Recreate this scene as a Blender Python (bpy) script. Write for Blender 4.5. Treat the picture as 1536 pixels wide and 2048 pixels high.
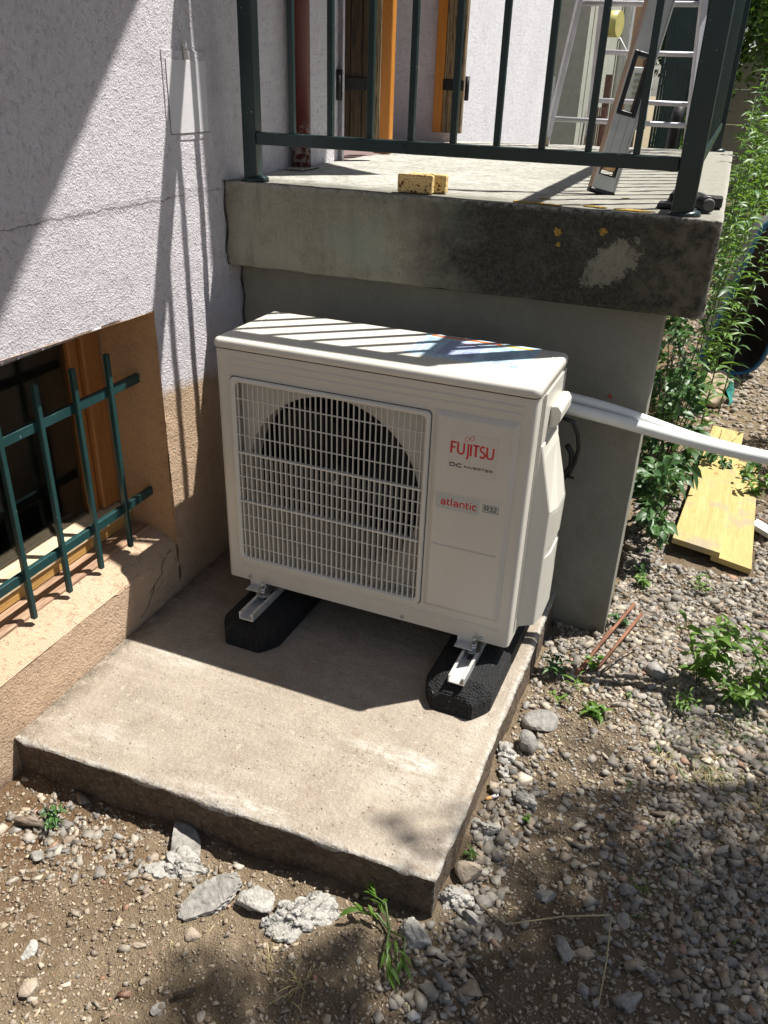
import bpy, bmesh, math, random
import numpy as np
from mathutils import Vector, Matrix, Euler

# ------------------------------------------------------------------ camera, light, exposure
S = bpy.context.scene
C = S.collection
for o in list(bpy.data.objects):
    bpy.data.objects.remove(o, do_unlink=True)
cam = bpy.data.cameras.new("camera"); co = bpy.data.objects.new("camera", cam); C.objects.link(co)
co.location = (1.07052, -1.67271, 1.23709)
co.rotation_euler = tuple(math.radians(a) for a in (62.1888, -1.81471, 21.1987))
cam.sensor_fit = 'AUTO'; cam.sensor_width = 36.0; cam.lens = 1642.055 / 2048 * 36
cam.clip_start = .02; cam.clip_end = 400
S.camera = co

SUN = Vector((.336, .266, .904)).normalized()
ELEV = math.asin(SUN.z); AZ = math.atan2(SUN.x, SUN.y)
W = bpy.data.worlds.new("World"); S.world = W; W.use_nodes = True
nt = W.node_tree; nt.nodes.clear()
sky = nt.nodes.new('ShaderNodeTexSky'); sky.sky_type = 'NISHITA'; sky.sun_disc = False
sky.sun_elevation = ELEV; sky.sun_rotation = AZ
bg = nt.nodes.new('ShaderNodeBackground'); bg.inputs[1].default_value = .054
wo = nt.nodes.new('ShaderNodeOutputWorld')
hs = nt.nodes.new('ShaderNodeHueSaturation'); hs.inputs['Saturation'].default_value = .7; hs.inputs['Value'].default_value = 1.05
nt.links.new(sky.outputs[0], hs.inputs['Color']); nt.links.new(hs.outputs[0], bg.inputs[0]); nt.links.new(bg.outputs[0], wo.inputs[0])
sl = bpy.data.lights.new("sun", 'SUN'); sl.energy = 5.0; sl.angle = math.radians(.5); sl.color = (1, .965, .905)
so = bpy.data.objects.new("sun", sl); C.objects.link(so)
so.rotation_euler = SUN.to_track_quat('Z', 'Y').to_euler()
S.view_settings.view_transform = 'Standard'; S.view_settings.look = 'None'
S.view_settings.exposure = 0.83; S.view_settings.gamma = 1; S.view_settings.use_curve_mapping = False
S.render.engine = 'CYCLES'
S.cycles.max_bounces = 8; S.cycles.diffuse_bounces = 4; S.cycles.transparent_max_bounces = 8

rnd = random.Random(7)
rng = np.random.default_rng(11)
GZ = -.22                                    # level of the ground
UR = math.radians(-1.57)                     # the outdoor unit stands slightly askew to the house

# ------------------------------------------------------------------ materials
def hexrgb(c): return (c[0], c[1], c[2], 1.0)
class NM:
    def __init__(s, name):
        s.m = bpy.data.materials.new(name); s.m.use_nodes = True; s.t = s.m.node_tree; s.t.nodes.clear()
        s.out = s.n('ShaderNodeOutputMaterial'); s.b = s.n('ShaderNodeBsdfPrincipled')
        s.l(s.b.outputs[0], s.out.inputs[0]); s._c = None
    def n(s, typ, **k):
        x = s.t.nodes.new(typ)
        for a, v in k.items(): setattr(x, a, v)
        return x
    def l(s, a, b): s.t.links.new(a, b)
    def coord(s):
        if not s._c: s._c = s.n('ShaderNodeTexCoord').outputs['Object']
        return s._c
    def gen(s, vec=None, sc=(1, 1, 1), rot=(0, 0, 0), loc=(0, 0, 0)):
        mp = s.n('ShaderNodeMapping'); s.l(vec or s.coord(), mp.inputs[0])
        mp.inputs['Scale'].default_value = sc; mp.inputs['Rotation'].default_value = rot; mp.inputs['Location'].default_value = loc
        return mp.outputs[0]
    def noise(s, scale, detail=4, rough=.55, vec=None, dist=0):
        x = s.n('ShaderNodeTexNoise'); x.inputs['Scale'].default_value = scale; x.inputs['Detail'].default_value = detail
        x.inputs['Roughness'].default_value = rough; x.inputs['Distortion'].default_value = dist
        s.l(vec or s.coord(), x.inputs['Vector']); return x.outputs[0]
    def vor(s, scale, vec=None, feat='F1', rnd_=1):
        x = s.n('ShaderNodeTexVoronoi', feature=feat); x.inputs['Scale'].default_value = scale
        x.inputs['Randomness'].default_value = rnd_
        s.l(vec or s.coord(), x.inputs['Vector']); return x
    def ramp(s, f, a, b, ca=0., cb=1.):
        x = s.n('ShaderNodeMapRange'); x.clamp = True
        s.l(f, x.inputs[0]); x.inputs[1].default_value = a; x.inputs[2].default_value = b
        x.inputs[3].default_value = ca; x.inputs[4].default_value = cb; return x.outputs[0]
    def math(s, op, a, b=0., c=None):
        x = s.n('ShaderNodeMath', operation=op)
        for i, v in enumerate((a, b) if c is None else (a, b, c)):
            if isinstance(v, (int, float)): x.inputs[i].default_value = v
            else: s.l(v, x.inputs[i])
        return x.outputs[0]
    def mix(s, f, a, b, blend='MIX'):
        x = s.n('ShaderNodeMix', data_type='RGBA', blend_type=blend)
        for i, v in ((0, f), (6, a), (7, b)):
            if isinstance(v, (int, float)): x.inputs[i].default_value = v
            elif isinstance(v, tuple): x.inputs[i].default_value = hexrgb(v)
            else: s.l(v, x.inputs[i])
        return x.outputs[2]
    def attr(s, name):
        x = s.n('ShaderNodeAttribute'); x.attribute_name = name; return x.outputs[0]
    def xyz(s):
        x = s.n('ShaderNodeSeparateXYZ'); s.l(s.coord(), x.inputs[0]); return x.outputs
    def col(s, c):
        if isinstance(c, tuple): s.b.inputs['Base Color'].default_value = hexrgb(c)
        else: s.l(c, s.b.inputs['Base Color'])
        return s
    def rough(s, r):
        if isinstance(r, (int, float)): s.b.inputs['Roughness'].default_value = r
        else: s.l(r, s.b.inputs['Roughness'])
        return s
    def bump(s, h, dist=.002, strength=1.):
        x = s.n('ShaderNodeBump'); x.inputs['Strength'].default_value = strength; x.inputs['Distance'].default_value = dist
        s.l(h, x.inputs['Height']); s.l(x.outputs[0], s.b.inputs['Normal']); return s
    def add(s, *hs):
        r = None
        for h, w in hs:
            v = s.math('MULTIPLY', h, w); r = v if r is None else s.math('ADD', r, v)
        return r

def plain(name, col, rough=.5, metal=0., var=.08, bump=.0, bs=200, spec=.5):
    k = NM(name); n = k.noise(9, 5); c2 = tuple(x * (1 - var * 2) for x in col)
    k.col(k.mix(k.ramp(n, .35, .65), c2, col)); k.rough(k.ramp(k.noise(30, 4), .3, .7, rough * .85, min(1, rough * 1.12)))
    k.b.inputs['Metallic'].default_value = metal; k.b.inputs['Specular IOR Level'].default_value = spec
    if bump: k.bump(k.noise(bs, 4), bump)
    return k.m

M = {}
def stucco(name, hi, lo, dirt, bumpd=.006, crack=False, coarse=1.):
    k = NM(name); v = k.gen(sc=(1, 1, 1))
    big = k.noise(3.2, 5, .6); mid = k.noise(26, 4, .6)
    c = k.mix(k.ramp(big, .3, .7), lo, hi); c = k.mix(k.ramp(mid, .52, .75, 0, .35), c, dirt)
    pit = k.ramp(k.noise(95, 3, .6), .60, .72)
    x, y, z = k.xyz()
    foot = k.math('MULTIPLY', k.ramp(z, GZ + .02, -.075, 1, 0), k.ramp(k.noise(18, 4), .35, .6))
    c = k.mix(k.math('MULTIPLY', foot, .8), c, tuple(q * .35 for q in dirt))
    lum = k.vor(58 * coarse, k.gen(sc=(1, .8, 1.25)))
    sm = k.vor(135 * coarse)
    h = k.add((k.ramp(lum.outputs['Distance'], 0, .75, 1, 0), .13), (k.ramp(sm.outputs['Distance'], 0, .7, 1, 0), .16),
              (k.noise(190 * coarse, 6, .8), .85), (k.vor(230 * coarse).outputs['Distance'], .35), (k.ramp(k.noise(85 * coarse, 4, .7), .56, .70, 0, 1), -.55), (k.noise(45 * coarse, 4, .6), .35), (k.noise(11, 3), .6), (k.noise(2.2, 2), 1.2))
    if crack:
        zz_ = k.math('ADD', z, k.math('MULTIPLY', k.math('SUBTRACT', k.noise(14, 6, .75), .5), .10)); zz_ = k.math('ADD', zz_, k.math('MULTIPLY', k.math('SUBTRACT', y, .02), .09))
        c = k.mix(k.ramp(zz_, .515, .478), c, k.mix(k.ramp(mid, .4, .65), (.60, .43, .29), (.66, .48, .34)))
        c = k.mix(k.math('MULTIPLY', k.ramp(k.noise(4, 5, .7), .55, .7), .25), c, (.50, .47, .45))
        d = k.math('ADD', k.math('SUBTRACT', z, .962), k.math('MULTIPLY', k.math('SUBTRACT', k.noise(9, 5, .7), .5), .045))
        d2 = k.math('ABSOLUTE', d)
        thin = k.math('MULTIPLY', k.ramp(k.noise(7, 3), .36, .6, .0006, .0038), k.math('MULTIPLY', k.ramp(y, -.42, -.26, .25, 1), k.ramp(y, .10, -.02, .35, 1)))
        cr = k.math('LESS_THAN', d2, thin)
        c = k.mix(k.math('MULTIPLY', cr, .6), c, tuple(q * .28 for q in dirt))
        stepz = k.ramp(d, -.012, .012)
        h = k.math('SUBTRACT', h, k.math('MULTIPLY', cr, 1.6)); h = k.math('ADD', h, k.math('MULTIPLY', stepz, .9))
    k.col(c).rough(.93).bump(h, bumpd); k.b.inputs['Specular IOR Level'].default_value = .2
    return k
M['lav'] = stucco('lavender_render', (.81, .775, .82), (.75, .71, .745), (.56, .52, .54), .0085, True).m
# wall paint: lavender above, bare peach render below the ragged paint line
k = stucco('peach_render', (.66, .42, .245), (.58, .36, .2), (.42, .25, .14), .0055); M['peach'] = k.m
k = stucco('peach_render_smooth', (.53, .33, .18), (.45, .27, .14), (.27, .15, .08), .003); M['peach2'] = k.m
k = stucco('peach_render_rough', (.66, .48, .34), (.60, .43, .29), (.42, .29, .19), .0075, coarse=.8); M['peach3'] = k.m

def concrete(name, hi, lo, dark, stain=None, white=None, bumpd=.0016):
    k = NM(name)
    big = k.noise(2.6, 6, .62); mid = k.noise(14, 6, .65); fine = k.noise(150, 4, .6)
    c = k.mix(k.ramp(big, .35, .66), lo, hi); c = k.mix(k.ramp(mid, .5, .72, 0, .55), c, dark)
    c = k.mix(k.ramp(fine, .45, .7, 0, .3), c, tuple(q * 1.25 for q in hi))
    pits = k.vor(70); pm = k.math('MULTIPLY', k.ramp(pits.outputs['Distance'], .06, .13, 1, 0), k.ramp(k.noise(17, 3), .45, .6))
    c = k.mix(k.math('MULTIPLY', pm, .75), c, tuple(q * .3 for q in dark))
    x, y, z = k.xyz()
    if name == 'slab_side_concrete':
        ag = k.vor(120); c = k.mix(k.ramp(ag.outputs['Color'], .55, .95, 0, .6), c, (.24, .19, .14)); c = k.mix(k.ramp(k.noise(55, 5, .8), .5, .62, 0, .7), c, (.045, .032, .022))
    if stain == 'edge':
        # black mould that has grown over the outer half of the slab's face, with a bare flake
        w = k.math('ADD', x, k.math('MULTIPLY', k.math('SUBTRACT', k.noise(5, 6, .7), .5), .5))
        m = k.ramp(w, .28, .52); m = k.math('MULTIPLY', m, k.ramp(k.noise(30, 5, .7), .22, .5, .86, 1))
        top = k.math('MULTIPLY', k.ramp(k.math('ADD', z, k.math('MULTIPLY', k.noise(9, 5), .10)), .985, 1.05), k.ramp(w, .0, .3))
        m = k.math('MAXIMUM', m, k.math('MULTIPLY', top, .55))
        st = k.noise(1, 4, .6, k.gen(sc=(34, 1, 4)))
        run = k.math('MULTIPLY', k.ramp(st, .52, .72), .45)
        c = k.mix(run, c, (.13, .115, .085))
        # flake centred near x .86 z .86
        fx = k.math('MULTIPLY', k.math('SUBTRACT', x, k.math('ADD', .862, k.math('MULTIPLY', k.math('SUBTRACT', z, .87), .5))), 1 / .055)
        fz = k.math('MULTIPLY', k.math('SUBTRACT', z, .868), 1 / .062)
        rr = k.math('SQRT', k.math('ADD', k.math('MULTIPLY', fx, fx), k.math('MULTIPLY', fz, fz)))
        rr = k.math('ADD', rr, k.math('MULTIPLY', k.math('SUBTRACT', k.noise(26, 7, .8), .5), 3.0))
        fl = k.ramp(rr, .86, 1.0, 1, 0)
        m2 = k.math('MULTIPLY', m, k.math('SUBTRACT', 1, k.math('MULTIPLY', fl, k.ramp(k.noise(50, 5, .75), .3, .5, .25, .72))))
        mc = k.mix(k.ramp(k.noise(110, 6, .85), .40, .66), (.006, .007, .006), (.060, .057, .046))
        mc = k.mix(k.math('MULTIPLY', k.ramp(x, .88, 1.02), k.ramp(k.noise(26, 5, .7), .4, .6)), mc, (.11, .095, .07))
        c = k.mix(k.math('MULTIPLY', m2, .93), c, mc)
        g = k.math('MULTIPLY', k.ramp(k.noise(4.5, 4), .5, .62), k.math('MULTIPLY', k.ramp(x, .05, .2), k.ramp(x, .60, .42))); c = k.mix(k.math('MULTIPLY', g, .45), c, (.20, .25, .20))
    if stain == 'top':
        lich = k.ramp(k.noise(60, 5, .75), .42, .62); c = k.mix(k.math('MULTIPLY', lich, .6), c, (.16, .15, .12))
        st = k.noise(1, 5, .7, k.gen(sc=(14, 90, 1))); c = k.mix(k.ramp(st, .46, .62, 0, .75), c, (.15, .145, .12)); c = k.mix(k.math('MULTIPLY', k.ramp(k.math('ADD', y, k.math('MULTIPLY', k.noise(7, 5, .7), -.22)), .42, .33), .8), c, (.12, .115, .09))
        c = k.mix(k.ramp(k.math('ADD', x, k.math('MULTIPLY', k.noise(6, 4), .4)), .55, 1.15, 0, .8), c, (.23, .22, .185))
    if stain == 'pier_tone':  # browner low down, darker towards the top
        m = k.math('MULTIPLY', k.ramp(z, GZ, GZ + .22, 1, 0), k.ramp(k.noise(7, 4), .25, .6)); c = k.mix(k.math('MULTIPLY', m, .5), c, (.12, .095, .055))
        e = k.math('MULTIPLY', k.ramp(z, .3, .75, 0, .35), 1.); c = k.mix(e, c, (.19, .185, .155))
    if white:
        for (wx, wy, rx, ry, a) in white:
            ax = k.math('MULTIPLY', k.math('SUBTRACT', x, wx), 1 / rx); ay = k.math('MULTIPLY', k.math('SUBTRACT', y, wy), 1 / ry)
            r = k.math('SQRT', k.math('ADD', k.math('MULTIPLY', ax, ax), k.math('MULTIPLY', ay, ay)))
            r = k.math('ADD', r, k.math('MULTIPLY', k.math('SUBTRACT', k.noise(13, 6, .7), .5), 1.8))
            c = k.mix(k.math('MULTIPLY', k.math('MULTIPLY', k.ramp(r, .3, 1.3, 1, 0), k.ramp(k.noise(38, 7, .8, k.gen(sc=(.5, 1.3, 1), rot=(0, 0, .5))), .42, .60)), a), c, (.62, .585, .53))
        sp = k.math('MULTIPLY', k.ramp(k.noise(20, 5, .7), .58, .68), k.ramp(x, -.1, .5, .25, .8)); c = k.mix(k.math('MULTIPLY', sp, .6), c, (.20, .155, .12))
        ws = k.ramp(k.noise(48, 4, .7), .62, .68, 0, .55); c = k.mix(ws, c, (.50, .44, .36)); tr_ = k.noise(1, 6, .7, k.gen(sc=(5, 26, 1), rot=(0, 0, .35))); c = k.mix(k.ramp(tr_, .5, .68, 0, .35), c, (.42, .37, .31)); c = k.mix(k.math('MULTIPLY', k.ramp(k.noise(4.5, 6, .75), .52, .66), .45), c, (.20, .15, .11)); c = k.mix(k.math('MULTIPLY', k.ramp(x, -.12, -.182), k.ramp(k.noise(22, 5, .7), .35, .55)), c, (.12, .10, .075)); dk = k.ramp(k.noise(75, 4, .7), .60, .68, 0, .55); c = k.mix(dk, c, (.22, .16, .11)); c = k.mix(k.ramp(k.noise(220, 3, .7), .5, .7, 0, .4), c, (.52, .45, .36))
        redz = k.math('MULTIPLY', k.ramp(y, .0, .25), k.ramp(x, .25, -.1)); c = k.mix(k.math('MULTIPLY', redz, .4), c, (.26, .14, .11))
    if name in ('slab_concrete', 'balcony_edge_concrete', 'slab_side_concrete', 'balcony_top_concrete'):
        pt = k.n('ShaderNodeNewGeometry').outputs['Pointiness']
        c = k.mix(k.math('MULTIPLY', k.ramp(pt, .515, .56), k.ramp(k.noise(60, 5, .75), .42, .58)), c, (.42, .40, .36))
    h = k.add((fine, .45), (mid, .6), (k.noise(45, 4, .6), .6), (big, 1.6)); h = k.math('SUBTRACT', h, k.math('MULTIPLY', pm, .9))
    k.col(c).rough(.92).bump(h, bumpd); k.b.inputs['Specular IOR Level'].default_value = .25
    return k.m
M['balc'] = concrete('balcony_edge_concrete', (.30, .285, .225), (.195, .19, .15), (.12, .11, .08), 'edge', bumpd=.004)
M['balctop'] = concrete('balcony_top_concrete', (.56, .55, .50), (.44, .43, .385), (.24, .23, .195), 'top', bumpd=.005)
M['pier'] = concrete('pier_concrete', (.275, .27, .225), (.215, .21, .175), (.16, .155, .125), 'pier_tone', bumpd=.0016)
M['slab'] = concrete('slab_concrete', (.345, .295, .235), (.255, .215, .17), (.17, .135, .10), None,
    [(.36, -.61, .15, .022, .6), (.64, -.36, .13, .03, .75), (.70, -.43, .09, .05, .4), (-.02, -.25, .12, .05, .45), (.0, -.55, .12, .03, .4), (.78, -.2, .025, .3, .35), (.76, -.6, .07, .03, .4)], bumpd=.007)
M['slabside'] = concrete('slab_side_concrete', (.155, .112, .078), (.10, .072, .050), (.06, .042, .028), None, None, bumpd=.012)  # sides darker than the top, with shade worked into their colour
M['farwall'] = concrete('far_wall_render', (.42, .42, .36), (.35, .36, .31), (.26, .27, .22), None, bumpd=.006)
M['farconc'] = concrete('far_concrete_panel', (.40, .38, .33), (.30, .29, .25), (.22, .21, .18), None, bumpd=.01)
M['white_wall'] = stucco('white_render', (.78, .77, .80), (.70, .69, .73), (.40, .39, .42), .0045).m

def wood(name, a, b, dark, sc=(1, 1, 14), rough=.5, weather=0., ring=6.):
    k = NM(name); v = k.gen(sc=sc)
    n = k.noise(ring, 6, .65, v, .6); f = k.noise(ring * 7, 4, .6, v)
    c = k.mix(k.ramp(n, .32, .68), a, b); c = k.mix(k.ramp(f, .5, .75, 0, .6), c, dark)
    if weather: c = k.mix(k.ramp(k.noise(8, 5, .7, v), .48, .6, 0, weather), c, tuple(q * .3 for q in dark))
    k.col(c).rough(rough).bump(k.add((f, .5), (n, 1.)), .0015 + .003 * weather)
    return k.m
M['frame_wood'] = wood('stained_frame_wood', (.30, .115, .03), (.40, .17, .045), (.16, .05, .015), (14, 14, 1), .45)
M['sill_wood'] = wood('worn_sill_wood', (.30, .17, .10), (.44, .29, .19), (.16, .085, .05), (14, 1, 14), .75, .4)
M['sill_pale'] = wood('bare_pale_sill_wood', (.56, .43, .27), (.66, .53, .36), (.36, .24, .12), (14, 1, 14), .7, .3)
M['sill_yellow'] = wood('varnished_sill_wood', (.45, .25, .07), (.55, .33, .10), (.22, .11, .03), (14, 1, 14), .5, .2)
M['shut_old'] = wood('weathered_shutter_wood', (.24, .17, .085), (.34, .25, .14), (.08, .05, .025), (22, 22, 1), .85, 1.)
M['shut_shaded'] = wood('shaded_shutter_wood', (.055, .032, .014), (.085, .052, .022), (.025, .014, .007), (22, 22, 1), .8, .8)  # weathered wood, darkened further for the shade this stack stands in
M['orange_wood'] = wood('orange_varnished_wood', (.46, .17, .02), (.56, .23, .035), (.34, .11, .015), (16, 16, 1), .35)
k = NM('yellow_shuttering_board'); v = k.gen(sc=(13, 1, 1)); n = k.noise(4, 6, .65, v, 1.2); f = k.noise(26, 4, .6, v)
c = k.mix(k.ramp(n, .35, .65), (.38, .275, .09), (.49, .375, .15)); c = k.mix(k.ramp(f, .52, .72, 0, .5), c, (.40, .22, .06))
kn = k.vor(4.2, k.gen(sc=(1.6, 1, .1))); c = k.mix(k.ramp(kn.outputs['Distance'], .07, .11, .8, 0), c, (.30, .15, .05))
c = k.mix(k.math('MULTIPLY', k.ramp(k.noise(7, 7, .78), .53, .62), .7), c, (.27, .235, .18)); k.col(c).rough(.65).bump(k.add((f, .5), (n, 1.)), .0015); M['board'] = k.m
M['red_paint'] = plain('red_brown_paint', (.10, .014, .012), .5, 0, .2, .0006, 60)
k = NM('peeling_red_paint'); x, y, z = k.xyz()
k.col(k.mix(k.math('MULTIPLY', k.ramp(k.noise(60, 4, .7), .48, .56), k.ramp(z, 1.12, 1.07)), (.085, .012, .010), (.34, .29, .27))).rough(.55).bump(k.noise(80, 4), .0006); M['red_peel'] = k.m

def green(name, a, b):
    k = NM(name); c = k.mix(k.ramp(k.noise(6, 4), .35, .65), a, b)
    chips = k.ramp(k.noise(130, 3, .6), .69, .72); c = k.mix(k.math('MULTIPLY', chips, .7), c, (.30, .36, .34))
    k.col(c).rough(k.ramp(k.noise(20, 4), .3, .7, .27, .42)).bump(k.noise(60, 3), .0004); return k.m
M['green'] = green('dark_green_paint', (.003, .016, .016), (.005, .023, .023))
M['green2'] = green('grille_green_paint', (.010, .040, .040), (.015, .055, .055))

k = NM('unit_enamel')
dst = k.math('MULTIPLY', k.ramp(k.noise(7, 5, .7), .5, .75), .16)
k.col(k.mix(dst, k.mix(k.ramp(k.noise(4, 3), .3, .7), (.585, .56, .49), (.61, .585, .515)), (.44, .39, .31))).rough(.36).bump(k.noise(420, 2), .00015); M['enamel'] = k.m
k = NM('unit_plastic'); k.col((.60, .585, .53)).rough(.45).bump(k.noise(300, 2), .0002); M['plastic'] = k.m
k = NM('unit_fan_guard'); k.col((.62, .605, .55)).rough(.4); M['guard'] = k.m
M['groove'] = plain('seam_shadow', (.10, .095, .085), .8)  # dark strips standing in for the shade in seams, gaps and slots
M['black'] = plain('black_plastic', (.012, .012, .013), .45)
M['fan'] = plain('fan_dark_plastic', (.008, .009, .011), .5)
k = NM('rubber_granulate')
n = k.vor(260); fl = k.math('LESS_THAN', k.noise(220, 2, .5), .27)
c = k.mix(k.ramp(k.noise(70, 4), .35, .7), (.003, .003, .0035), (.011, .011, .012)); c = k.mix(fl, c, (.30, .30, .28))
k.col(c).rough(.8).bump(k.add((n.outputs['Distance'], 1.), (k.noise(120, 4), .8)), .004); M['rubber'] = k.m
M['zinc'] = plain('zinc_plated_steel', (.55, .56, .57), .32, 1., .06)
k = NM('galvanised_rail'); k.col(k.mix(k.ramp(k.vor(60).outputs['Color'], .3, .7), (.62, .62, .61), (.72, .72, .71))).rough(.38); k.b.inputs['Metallic'].default_value = .55; M['galv'] = k.m
k = NM('aluminium_dull'); k.col(k.mix(k.ramp(k.noise(12, 5), .35, .65), (.52, .53, .54), (.68, .69, .70))).rough(.42); k.b.inputs['Metallic'].default_value = .5; k.bump(k.noise(70, 3), .0004); M['alu'] = k.m
k = NM('level_silver'); k.col(k.mix(k.ramp(k.noise(16, 5, .7), .4, .65), (.50, .51, .48), (.62, .62, .59))).rough(.5); k.b.inputs['Metallic'].default_value = .15; M['level'] = k.m
M['level_edge'] = plain('level_milled_edge', (.60, .44, .34), .5, .1)
M['ladder_paint'] = plain('ladder_painted_aluminium', (.58, .57, .60), .5, .2, .1, .0004, 80)
k = NM('conduit_plastic'); k.col(k.mix(k.ramp(k.noise(9, 5), .35, .7), (.66, .68, .65), (.74, .75, .72))).rough(.42); k.b.inputs['Subsurface Weight'].default_value = 0; M['conduit'] = k.m
M['red_print'] = plain('red_print', (.55, .016, .022), .4, 0, .02)
M['black_print'] = plain('black_print', (.03, .028, .026), .4, 0, .02)
M['sticker'] = plain('grey_sticker', (.46, .48, .45), .3, 0, .02)
M['sticker_clear'] = plain('clear_beige_sticker', (.60, .56, .50), .22, 0, .02)
M['label_blue'] = plain('pale_blue_label', (.47, .62, .74), .3, 0, .02)
M['label_lilac'] = plain('lilac_label_panel', (.36, .42, .60), .35, 0, .03)
M['label_orange'] = plain('orange_label_print', (.78, .20, .05), .35, 0, .02)
M['label_yellow'] = plain('yellow_label_print', (.80, .55, .10), .35, 0, .02)
M['label_ink'] = plain('blue_grey_label_ink', (.10, .12, .18), .4, 0, .02)
M['label_teal'] = plain('light_blue_label_print', (.22, .55, .70), .4, 0, .02)
k = NM('sponge_foam'); v1 = k.vor(95); v2 = k.vor(210)
hole = k.math('MAXIMUM', k.math('MULTIPLY', k.ramp(v1.outputs['Distance'], .30, .36, 1, 0), k.math('GREATER_THAN', k.noise(60, 2), .44)), k.math('MULTIPLY', k.ramp(v2.outputs['Distance'], .26, .32, 1, 0), .8))
k.col(k.mix(hole, (.72, .52, .22), (.17, .075, .02))).rough(.9).bump(k.math('MULTIPLY', hole, -1.), .003); M['sponge'] = k.m
k = NM('lichen'); k.col(k.mix(k.ramp(k.noise(160, 4, .7), .4, .62), (.42, .25, .03), (.16, .11, .03))).rough(.9).bump(k.noise(200, 3), .002); M['lichen'] = k.m
k = NM('window_glass'); k.col((.75, .80, .78)).rough(.02); k.b.inputs['Transmission Weight'].default_value = 1.; k.b.inputs['IOR'].default_value = 1.45; M['glass'] = k.m
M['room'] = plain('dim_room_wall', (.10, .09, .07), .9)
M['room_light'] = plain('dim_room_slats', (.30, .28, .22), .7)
M['rust'] = plain('rusty_steel', (.28, .12, .065), .9, 0, .3, .0008, 200)
M['iron'] = plain('black_iron', (.012, .011, .011), .6, .3, .1, .0006, 120)
M['teal'] = plain('teal_woven_plastic', (.04, .30, .26), .6, 0, .2, .001, 150)
M['rubble_beige'] = plain('beige_broken_mortar', (.48, .38, .26), .95, 0, .2, .004, 60)
M['blue'] = plain('blue_painted_tube', (.045, .19, .38), .5, 0, .3)
M['tray'] = plain('dark_dirty_tray', (.075, .055, .045), .7, .1, .3, .001, 40)
M['tray_out'] = plain('grey_tray_outside', (.22, .22, .23), .5, .4, .2)
M['yellow'] = plain('yellow_plastic', (.58, .52, .20), .4)
M['brown_gate'] = plain('brown_gate_paint', (.20, .10, .075), .6)
M['brown_panel'] = plain('brown_shutter_paint', (.13, .065, .05), .6)
M['pink'] = plain('pink_render', (.60, .40, .28), .9, 0, .06, .004, 60)
M['white_paint'] = plain('white_paint', (.70, .71, .70), .5)
M['brick_red'] = plain('red_brick', (.42, .16, .10), .9, 0, .2, .003, 90)
M['bark'] = plain('bark', (.12, .085, .055), .95, 0, .3, .01, 30)
M['straw'] = plain('dry_straw', (.44, .36, .21), .8, 0, .2)
M['twig'] = plain('dry_twig', (.17, .12, .085), .9, 0, .3, .001, 100)
M['oldwood'] = wood('rotten_wood', (.20, .15, .11), (.32, .26, .20), (.08, .05, .035), (1, 14, 14), .95, .8)
M['paper_white'] = plain('cigarette_paper', (.75, .74, .70), .8)
M['filter'] = plain('cigarette_filter', (.70, .38, .14), .8)
M['shade_board'] = plain('shade_panel_board', (.30, .22, .15), .8)  # board of the unseen panels added to cast shade

def leafmat(name, a, b, tr=.35):
    k = NM(name); k.t.nodes.remove(k.b)
    at = k.n('ShaderNodeAttribute'); at.attribute_name = 'tint'
    c = k.mix(at.outputs[2], a, b)
    d = k.n('ShaderNodeBsdfPrincipled'); d.inputs['Roughness'].default_value = .45; k.l(c, d.inputs['Base Color'])
    t = k.n('ShaderNodeBsdfTranslucent'); k.l(k.mix(.5, c, (a[0] * 2.2, a[1] * 1.9, a[2] * 1.1)), t.inputs['Color'])
    ms = k.n('ShaderNodeMixShader'); ms.inputs[0].default_value = tr
    k.l(d.outputs[0], ms.inputs[1]); k.l(t.outputs[0], ms.inputs[2]); k.l(ms.outputs[0], k.out.inputs[0]); return k.m
M['leaf'] = leafmat('bright_weed_leaf', (.075, .17, .022), (.17, .29, .045), .42)
M['leaf_dark'] = leafmat('dark_shrub_leaf', (.035, .09, .025), (.08, .17, .045), .25)
M['leaf_tree'] = leafmat('tree_leaf', (.035, .085, .016), (.10, .18, .03), .35)
M['leaf_gold'] = leafmat('dry_grass_blade', (.34, .30, .14), (.52, .44, .24), .3)
M['stem'] = plain('green_stem', (.13, .20, .06), .6)

k = NM('gravel_stone'); a = k.attr('tint')
c = k.mix(k.ramp(k.noise(70, 5, .7), .4, .7, 0, .35), a, tuple(q for q in (.50, .46, .40)))
k.col(c).rough(.85).bump(k.noise(180, 4, .6), .0015); k.b.inputs['Specular IOR Level'].default_value = .3; M['stone'] = k.m
k = NM('white_rubble'); k.col(k.mix(k.ramp(k.noise(60, 5, .7), .35, .65), (.25, .235, .205), (.46, .44, .40))).rough(.95).bump(k.add((k.noise(160, 5, .7), 1.), (k.vor(170).outputs['Distance'], .8)), .003); M['rub_white'] = k.m
k = NM('grey_rubble'); k.col(k.mix(k.ramp(k.noise(50, 5, .7), .35, .65), (.17, .16, .14), (.33, .31, .28))).rough(.95).bump(k.noise(80, 5, .7), .004); M['rub_grey'] = k.m
k = NM('tan_rubble'); k.col(k.mix(k.ramp(k.noise(50, 5, .7), .35, .65), (.28, .22, .16), (.44, .37, .29))).rough(.95).bump(k.noise(80, 5, .7), .004); M['rub_tan'] = k.m
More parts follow.
